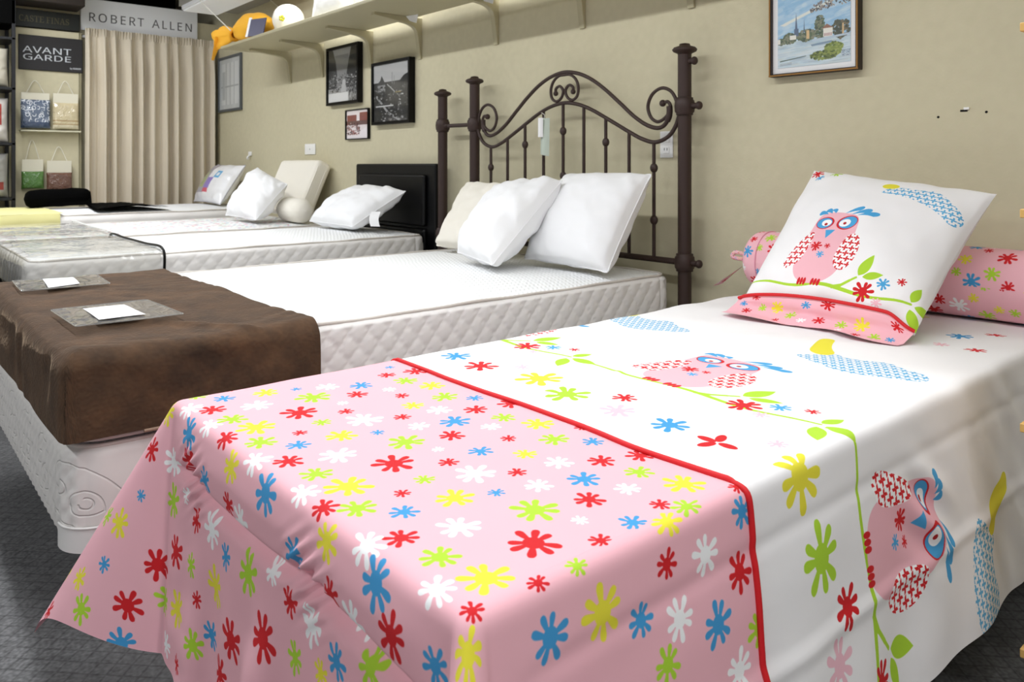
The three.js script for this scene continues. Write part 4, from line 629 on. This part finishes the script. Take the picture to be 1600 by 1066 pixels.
// ------------------------------------------------------------------ pictures
function picture(label, x0, x1, y0, y1, depth, fw, frameM, tex, matW = 0, inner) {
  const t = thing('framed_picture', label, 'picture'), z0 = WZ + .002, z1 = WZ + depth;
  obj('frame', [bx(x0, x0 + fw, y0, y1, z0, z1, .002), bx(x1 - fw, x1, y0, y1, z0, z1, .002), bx(x0 + fw, x1 - fw, y0, y0 + fw, z0, z1, .002), bx(x0 + fw, x1 - fw, y1 - fw, y1, z0, z1, .002)], frameM, t);
  obj('backing', bx(x0 + .002, x1 - .002, y0 + .002, y1 - .002, z0, z1 - .012, 0), M.paper, t);
  const m = fw + matW; obj('print', new THREE.PlaneGeometry(x1 - x0 - 2 * m, y1 - y0 - 2 * m).translate((x0 + x1) / 2, (y0 + y1) / 2, z1 - .0105), mat(0xffffff, .5, { map: tex }), t);
  obj('glass', new THREE.PlaneGeometry(x1 - x0 - 2 * fw, y1 - y0 - 2 * fw).translate((x0 + x1) / 2, (y0 + y1) / 2, z1 - .006), M.clear, t);
  if (inner) obj('gold_moulding', [bx(x0 + .001, x0 + fw * .6, y0, y1, z1 - .002, z1 + .003, .001), bx(x1 - fw * .6, x1 - .001, y0, y1, z1 - .002, z1 + .003, .001), bx(x0, x1, y0 + .001, y0 + fw * .6, z1 - .002, z1 + .003, .001), bx(x0, x1, y1 - fw * .6, y1 - .001, z1 - .002, z1 + .003, .001)], inner, t);
  settle(t);
}
const grey = k => { const q = Math.round(clamp(k) * 255); return `rgb(${q},${q},${q})`; };
const streetT = canvasTex(256, 256, (c, w, h) => {
  c.fillStyle = grey(.62); c.fillRect(0, 0, w, h); c.fillStyle = grey(.5); c.fillRect(60, 30, 120, 160);
  c.fillStyle = grey(.16); poly(c, [[0, 0], [40, 0], [66, 60], [80, 130], [70, 190], [0, 190]]); c.fill();
  c.fillStyle = grey(.12); poly(c, [[256, 0], [200, 0], [180, 60], [160, 130], [160, 190], [256, 190]]); c.fill();
  for (let i = 0; i < 260; i++) { c.fillStyle = grey(.1 + .6 * rnd()); c.fillRect(w * rnd(), 120 + 90 * rnd(), 4 + 12 * rnd(), 2 + 7 * rnd()); }
  c.fillStyle = grey(.72); poly(c, [[130, 150], [150, 150], [160, 210], [110, 210]]); c.fill();
  c.fillStyle = grey(.85); c.fillRect(0, 212, 175, 44); for (let i = 0; i < 60; i++) { c.fillStyle = grey(.1 + .4 * rnd()); c.fillRect(180 + 70 * rnd(), 180 + 70 * rnd(), 6, 12); }
});
const cityT = canvasTex(256, 256, (c, w, h) => {
  c.fillStyle = grey(.7); c.fillRect(0, 0, w, h); c.fillStyle = grey(.13); c.fillRect(0, 80, w, 176);
  c.fillStyle = grey(.25); poly(c, [[20, 90], [50, 70], [60, 50], [72, 66], [90, 90], [90, 130], [20, 130]]); c.fill();
  c.fillStyle = grey(.55); c.fillRect(30, 92, 56, 30); c.fillStyle = grey(.1); poly(c, [[180, 90], [220, 60], [256, 50], [256, 130], [180, 130]]); c.fill();
  c.fillStyle = grey(.5); c.fillRect(135, 40, 4, 50); c.fillRect(150, 55, 3, 40);
  c.strokeStyle = grey(.6); c.lineWidth = 12; c.beginPath(); c.moveTo(20, 140); c.lineTo(110, 220); c.lineTo(200, 256); c.stroke(); c.lineWidth = 6; c.beginPath(); c.moveTo(100, 90); c.lineTo(190, 150); c.lineTo(180, 210); c.stroke();
  for (let i = 0; i < 300; i++) { c.fillStyle = grey(.06 + .75 * rnd() * rnd()); c.fillRect(w * rnd(), 96 + 160 * rnd(), 3 + 14 * rnd(), 2 + 8 * rnd()); }
  c.fillStyle = grey(.75); c.fillRect(16, 184, 130, 6); c.fillStyle = '#8a7a45'; c.fillRect(160, 128, 40, 4);
});
const sepiaT = canvasTex(160, 160, (c, w, h) => { c.fillStyle = '#e8dede'; c.fillRect(0, 0, w, h); c.fillStyle = '#8a4a3c'; c.fillRect(4, 26, 70, 46); c.fillRect(96, 14, 60, 66); c.fillStyle = '#6b4a42'; c.fillRect(0, 60, w, 24); for (let i = 0; i < 120; i++) { c.fillStyle = ['#5b2b25', '#8c4539', '#d9cccc', '#3a2626'][i % 4]; c.fillRect(100 * rnd(), 70 + 66 * rnd(), 3 + 9 * rnd(), 3 + 6 * rnd()); } c.fillStyle = '#efe8ea'; poly(c, [[160, 90], [100, 120], [84, 160], [160, 160]]); c.fill(); c.fillRect(0, 142, 110, 18); });
const paleT = canvasTex(128, 160, (c, w, h) => { c.fillStyle = '#c3c7c8'; c.fillRect(0, 0, w, h); c.fillStyle = '#d6d9da'; c.fillRect(12, 14, 104, 132); c.fillStyle = '#a3a8ab'; for (const x of [40, 64, 88]) c.fillRect(x, 14, 4, 132); c.fillRect(12, 86, 104, 5); c.fillStyle = '#b3b8ba'; c.fillRect(18, 40, 18, 90); });
const waterT = canvasTex(640, 640, (c, w, h) => {
  c.fillStyle = '#9fc3de'; c.fillRect(0, 0, w, h);
  for (let i = 0; i < 260; i++) { c.globalAlpha = .22; c.fillStyle = ['#7fb0d8', '#c6dbe8', '#e3e9ea', '#8fb9da'][i % 4]; c.beginPath(); c.ellipse(w * rnd(), 400 * rnd(), 20 + 70 * rnd(), 5 + 16 * rnd(), -.25, 0, 7); c.fill(); }
  c.globalAlpha = .8; c.fillStyle = '#efe9d8'; poly(c, [[20, 280], [520, 110], [560, 120], [60, 292]]); c.fill(); c.globalAlpha = 1;
  c.fillStyle = '#c6d6dd'; c.fillRect(0, 420, w, 220); for (let i = 0; i < 200; i++) { c.globalAlpha = .3; c.fillStyle = ['#a9c2cf', '#dfe5e6', '#8fa9bb', '#c9cdc6'][i % 4]; c.beginPath(); c.ellipse(w * rnd(), 430 + 200 * rnd(), 30 + 60 * rnd(), 3 + 7 * rnd(), -.06, 0, 7); c.fill(); } c.globalAlpha = 1;
  const tree = (x, y, rx, ry, cs) => { for (let i = 0; i < 150; i++) { c.fillStyle = cs[i % cs.length]; const a = 6.3 * rnd(), q = Math.sqrt(rnd()); c.beginPath(); c.ellipse(x + rx * q * Math.cos(a), y + ry * q * Math.sin(a), 7 + 9 * rnd(), 5 + 8 * rnd(), 0, 0, 7); c.fill(); } };
  const G = ['#5f6f58', '#7c8266', '#8a8a78', '#4f5b4d']; tree(110, 400, 60, 40, G); tree(260, 390, 80, 46, G); tree(380, 340, 44, 100, G); tree(560, 370, 70, 80, ['#5b5f50', '#7a705a', '#4a5148']); tree(40, 420, 40, 22, G);
  c.fillStyle = '#5f6f86'; poly(c, [[160, 330], [170, 190], [182, 330]]); c.fill(); c.fillRect(152, 326, 40, 60); poly(c, [[236, 360], [242, 250], [248, 360]]); c.fill(); c.fillStyle = '#e9e6dc'; c.fillRect(112, 376, 58, 36); c.fillRect(0, 398, 24, 40); c.fillRect(410, 350, 80, 70); c.fillStyle = '#9a6f5c'; poly(c, [[400, 352], [440, 318], [496, 352]]); c.fill(); c.fillStyle = '#d8b98a'; c.fillRect(262, 350, 26, 70); c.fillRect(570, 330, 14, 90); c.fillStyle = '#9a5060'; for (let i = 0; i < 6; i++) c.fillRect(418 + 12 * i, 392, 5, 24);
  c.fillStyle = '#b9c9d6'; poly(c, [[300, 430], [640, 410], [640, 425], [330, 450]]); c.fill(); c.fillStyle = '#8299ad'; poly(c, [[300, 470], [480, 455], [500, 470], [310, 486]]); c.fill();
  tree(500, 520, 80, 50, ['#7f8f48', '#98a45c', '#5f7038', '#8b9a50']); tree(410, 570, 110, 34, ['#6c7a40', '#4f5d33', '#8c9850']); c.fillStyle = '#55685e'; poly(c, [[20, 580], [260, 556], [260, 562], [20, 590]]); c.fill(); c.fillStyle = '#6f7c94'; for (let i = 0; i < 50; i++) c.fillRect(560 + 75 * rnd(), 540 + 50 * rnd(), 8, 3);
  for (let i = 0; i < 130; i++) { c.fillStyle = ['#6d6a6a', '#8c8480', '#a49a90', '#56585a'][i % 4]; const x = 300 + 340 * rnd(), y = (x - 300) * .1 + 150 * rnd() * (x - 220) / 420; c.beginPath(); c.ellipse(x, 190 - y + 20 * rnd(), 10, 6, rnd() * 3, 0, 7); c.fill(); }
  c.strokeStyle = '#8a8f92'; c.lineWidth = 2; for (let i = 0; i < 4; i++) { c.beginPath(); c.moveTo(20, 606 + 6 * i); c.lineTo(130, 598 + 6 * i); c.stroke(); }
});
picture('black framed grey street photograph hung higher beside the shelf bracket', -5.0, -4.545, 1.465, 1.868, .04, .02, M.blackframe, streetT);
picture('black framed grey city photograph hung nearest the iron headboard', -4.365, -3.915, 1.305, 1.70, .045, .018, M.blackframe, cityT);
picture('small reddish brown town print below the two grey photographs', -4.755, -4.448, 1.221, 1.424, .022, .007, M.blackframe, sepiaT);
picture('pale grey framed print hanging beside the curtain', -7.19, -6.64, 1.532, 2.03, .022, .022, mat(0x54585b, .5), paleT);
picture('gold framed watercolour of a town with a church spire', -1.536, -1.208, 1.368, 1.70, .035, .01, mat(0x20110b, .5), waterT, .02, mat(0x9a7038, .4, { metalness: .4 }));
// wall fittings
{ const t = thing('power_outlet', 'white double power outlet beside the iron headboard post', 'outlet'); obj('cover_plate', bx(-2.058, -1.992, 1.08, 1.19, WZ, WZ + .006, .002), M.plastic, t); for (const y of [1.112, 1.158]) { const s = obj('socket', bx(-2.042, -2.008, y - .015, y + .015, WZ + .005, WZ + .009, .004), M.plastic, t); obj('slot', [bx(-2.034, -2.031, y - .002, y + .009, WZ + .0085, WZ + .0095, 0), bx(-2.02, -2.017, y - .002, y + .009, WZ + .0085, WZ + .0095, 0)], M.blackframe, s); } settle(t); }
{ const t = thing('wall_plate', 'blank white square wall plate above the foam pillow', 'wall plate'); obj('plate', bx(-5.405, -5.235, 1.128, 1.207, WZ, WZ + .008, .003), M.plastic, t); obj('screw', rod([-5.32, 1.167, WZ + .008], [-5.32, 1.167, WZ + .0095], .004), M.steel, t); settle(t); }
{ const t = thing('wall_hook', 'tiny white hook on the wall near the pale grey print', 'hook'); obj('plate', bx(-6.49, -6.43, 1.13, 1.165, WZ, WZ + .012, .004), M.plastic, t); obj('prong', tube([[-6.46, 1.135, WZ + .01], [-6.46, 1.11, WZ + .03], [-6.46, 1.1, WZ + .02]], .008, 20, 6), M.plastic, t); settle(t); }
[[-.973, 1.199, 'small dark screw in the wall, left of the torn paint'], [-.839, 1.208, 'small dark screw in the wall, right of the torn paint']].forEach(([x, y, l]) => { const o = obj('wall_screw', rod([x, y, WZ - .002], [x, y, WZ + .003], .0045, .003), M.blackframe); tag(o, l, 'screw'); settle(o); });
{ const t = thing('wall_anchor', 'torn wall anchor between the two small screws', 'anchor'); obj('flake', bx(-.9, -.884, 1.217, 1.225, WZ, WZ + .006, .002).rotateZ(.0), M.plastic, t); obj('hole', bx(-.91, -.89, 1.212, 1.218, WZ - .002, WZ + .002, .001), M.blackframe, t); settle(t); }
// ------------------------------------------------------------------ pine rack beside the nearest bed
{ const t = thing('pine_rack', 'narrow pale pine shelf rack at the right photo edge', 'rack'), x0 = -.462, x1 = -.33, z0 = -1.74, z1 = -1.60;
  for (const x of [x0, x1 - .03]) for (const z of [z0, z1 - .035]) obj('post', bx(x, x + .03, 0, 1.75, z, z + .035, .003), M.pine, t);
  for (const y of [.165, .57, .955, 1.29]) obj('shelf_board', bx(x0 - .007, x1 + .007, y, y + .016, z0 - .005, z1 + .006, .002), M.pine, t); settle(t); }
{ const o = obj('plastic_wrap', pillowGeo([-.452, .982, -1.72], [-.452, .982, -1.62], [-.44, 1.006, -1.72], [-.44, 1.006, -1.62], .016, { n: 16, box: 4 }), phys(0xf2f2f2, .3, { transmission: .4, thickness: 0 })); tag(o, 'crumpled white plastic on a shelf of the pine rack', 'plastic'); settle(o); }

renderer.render(scene, camera);
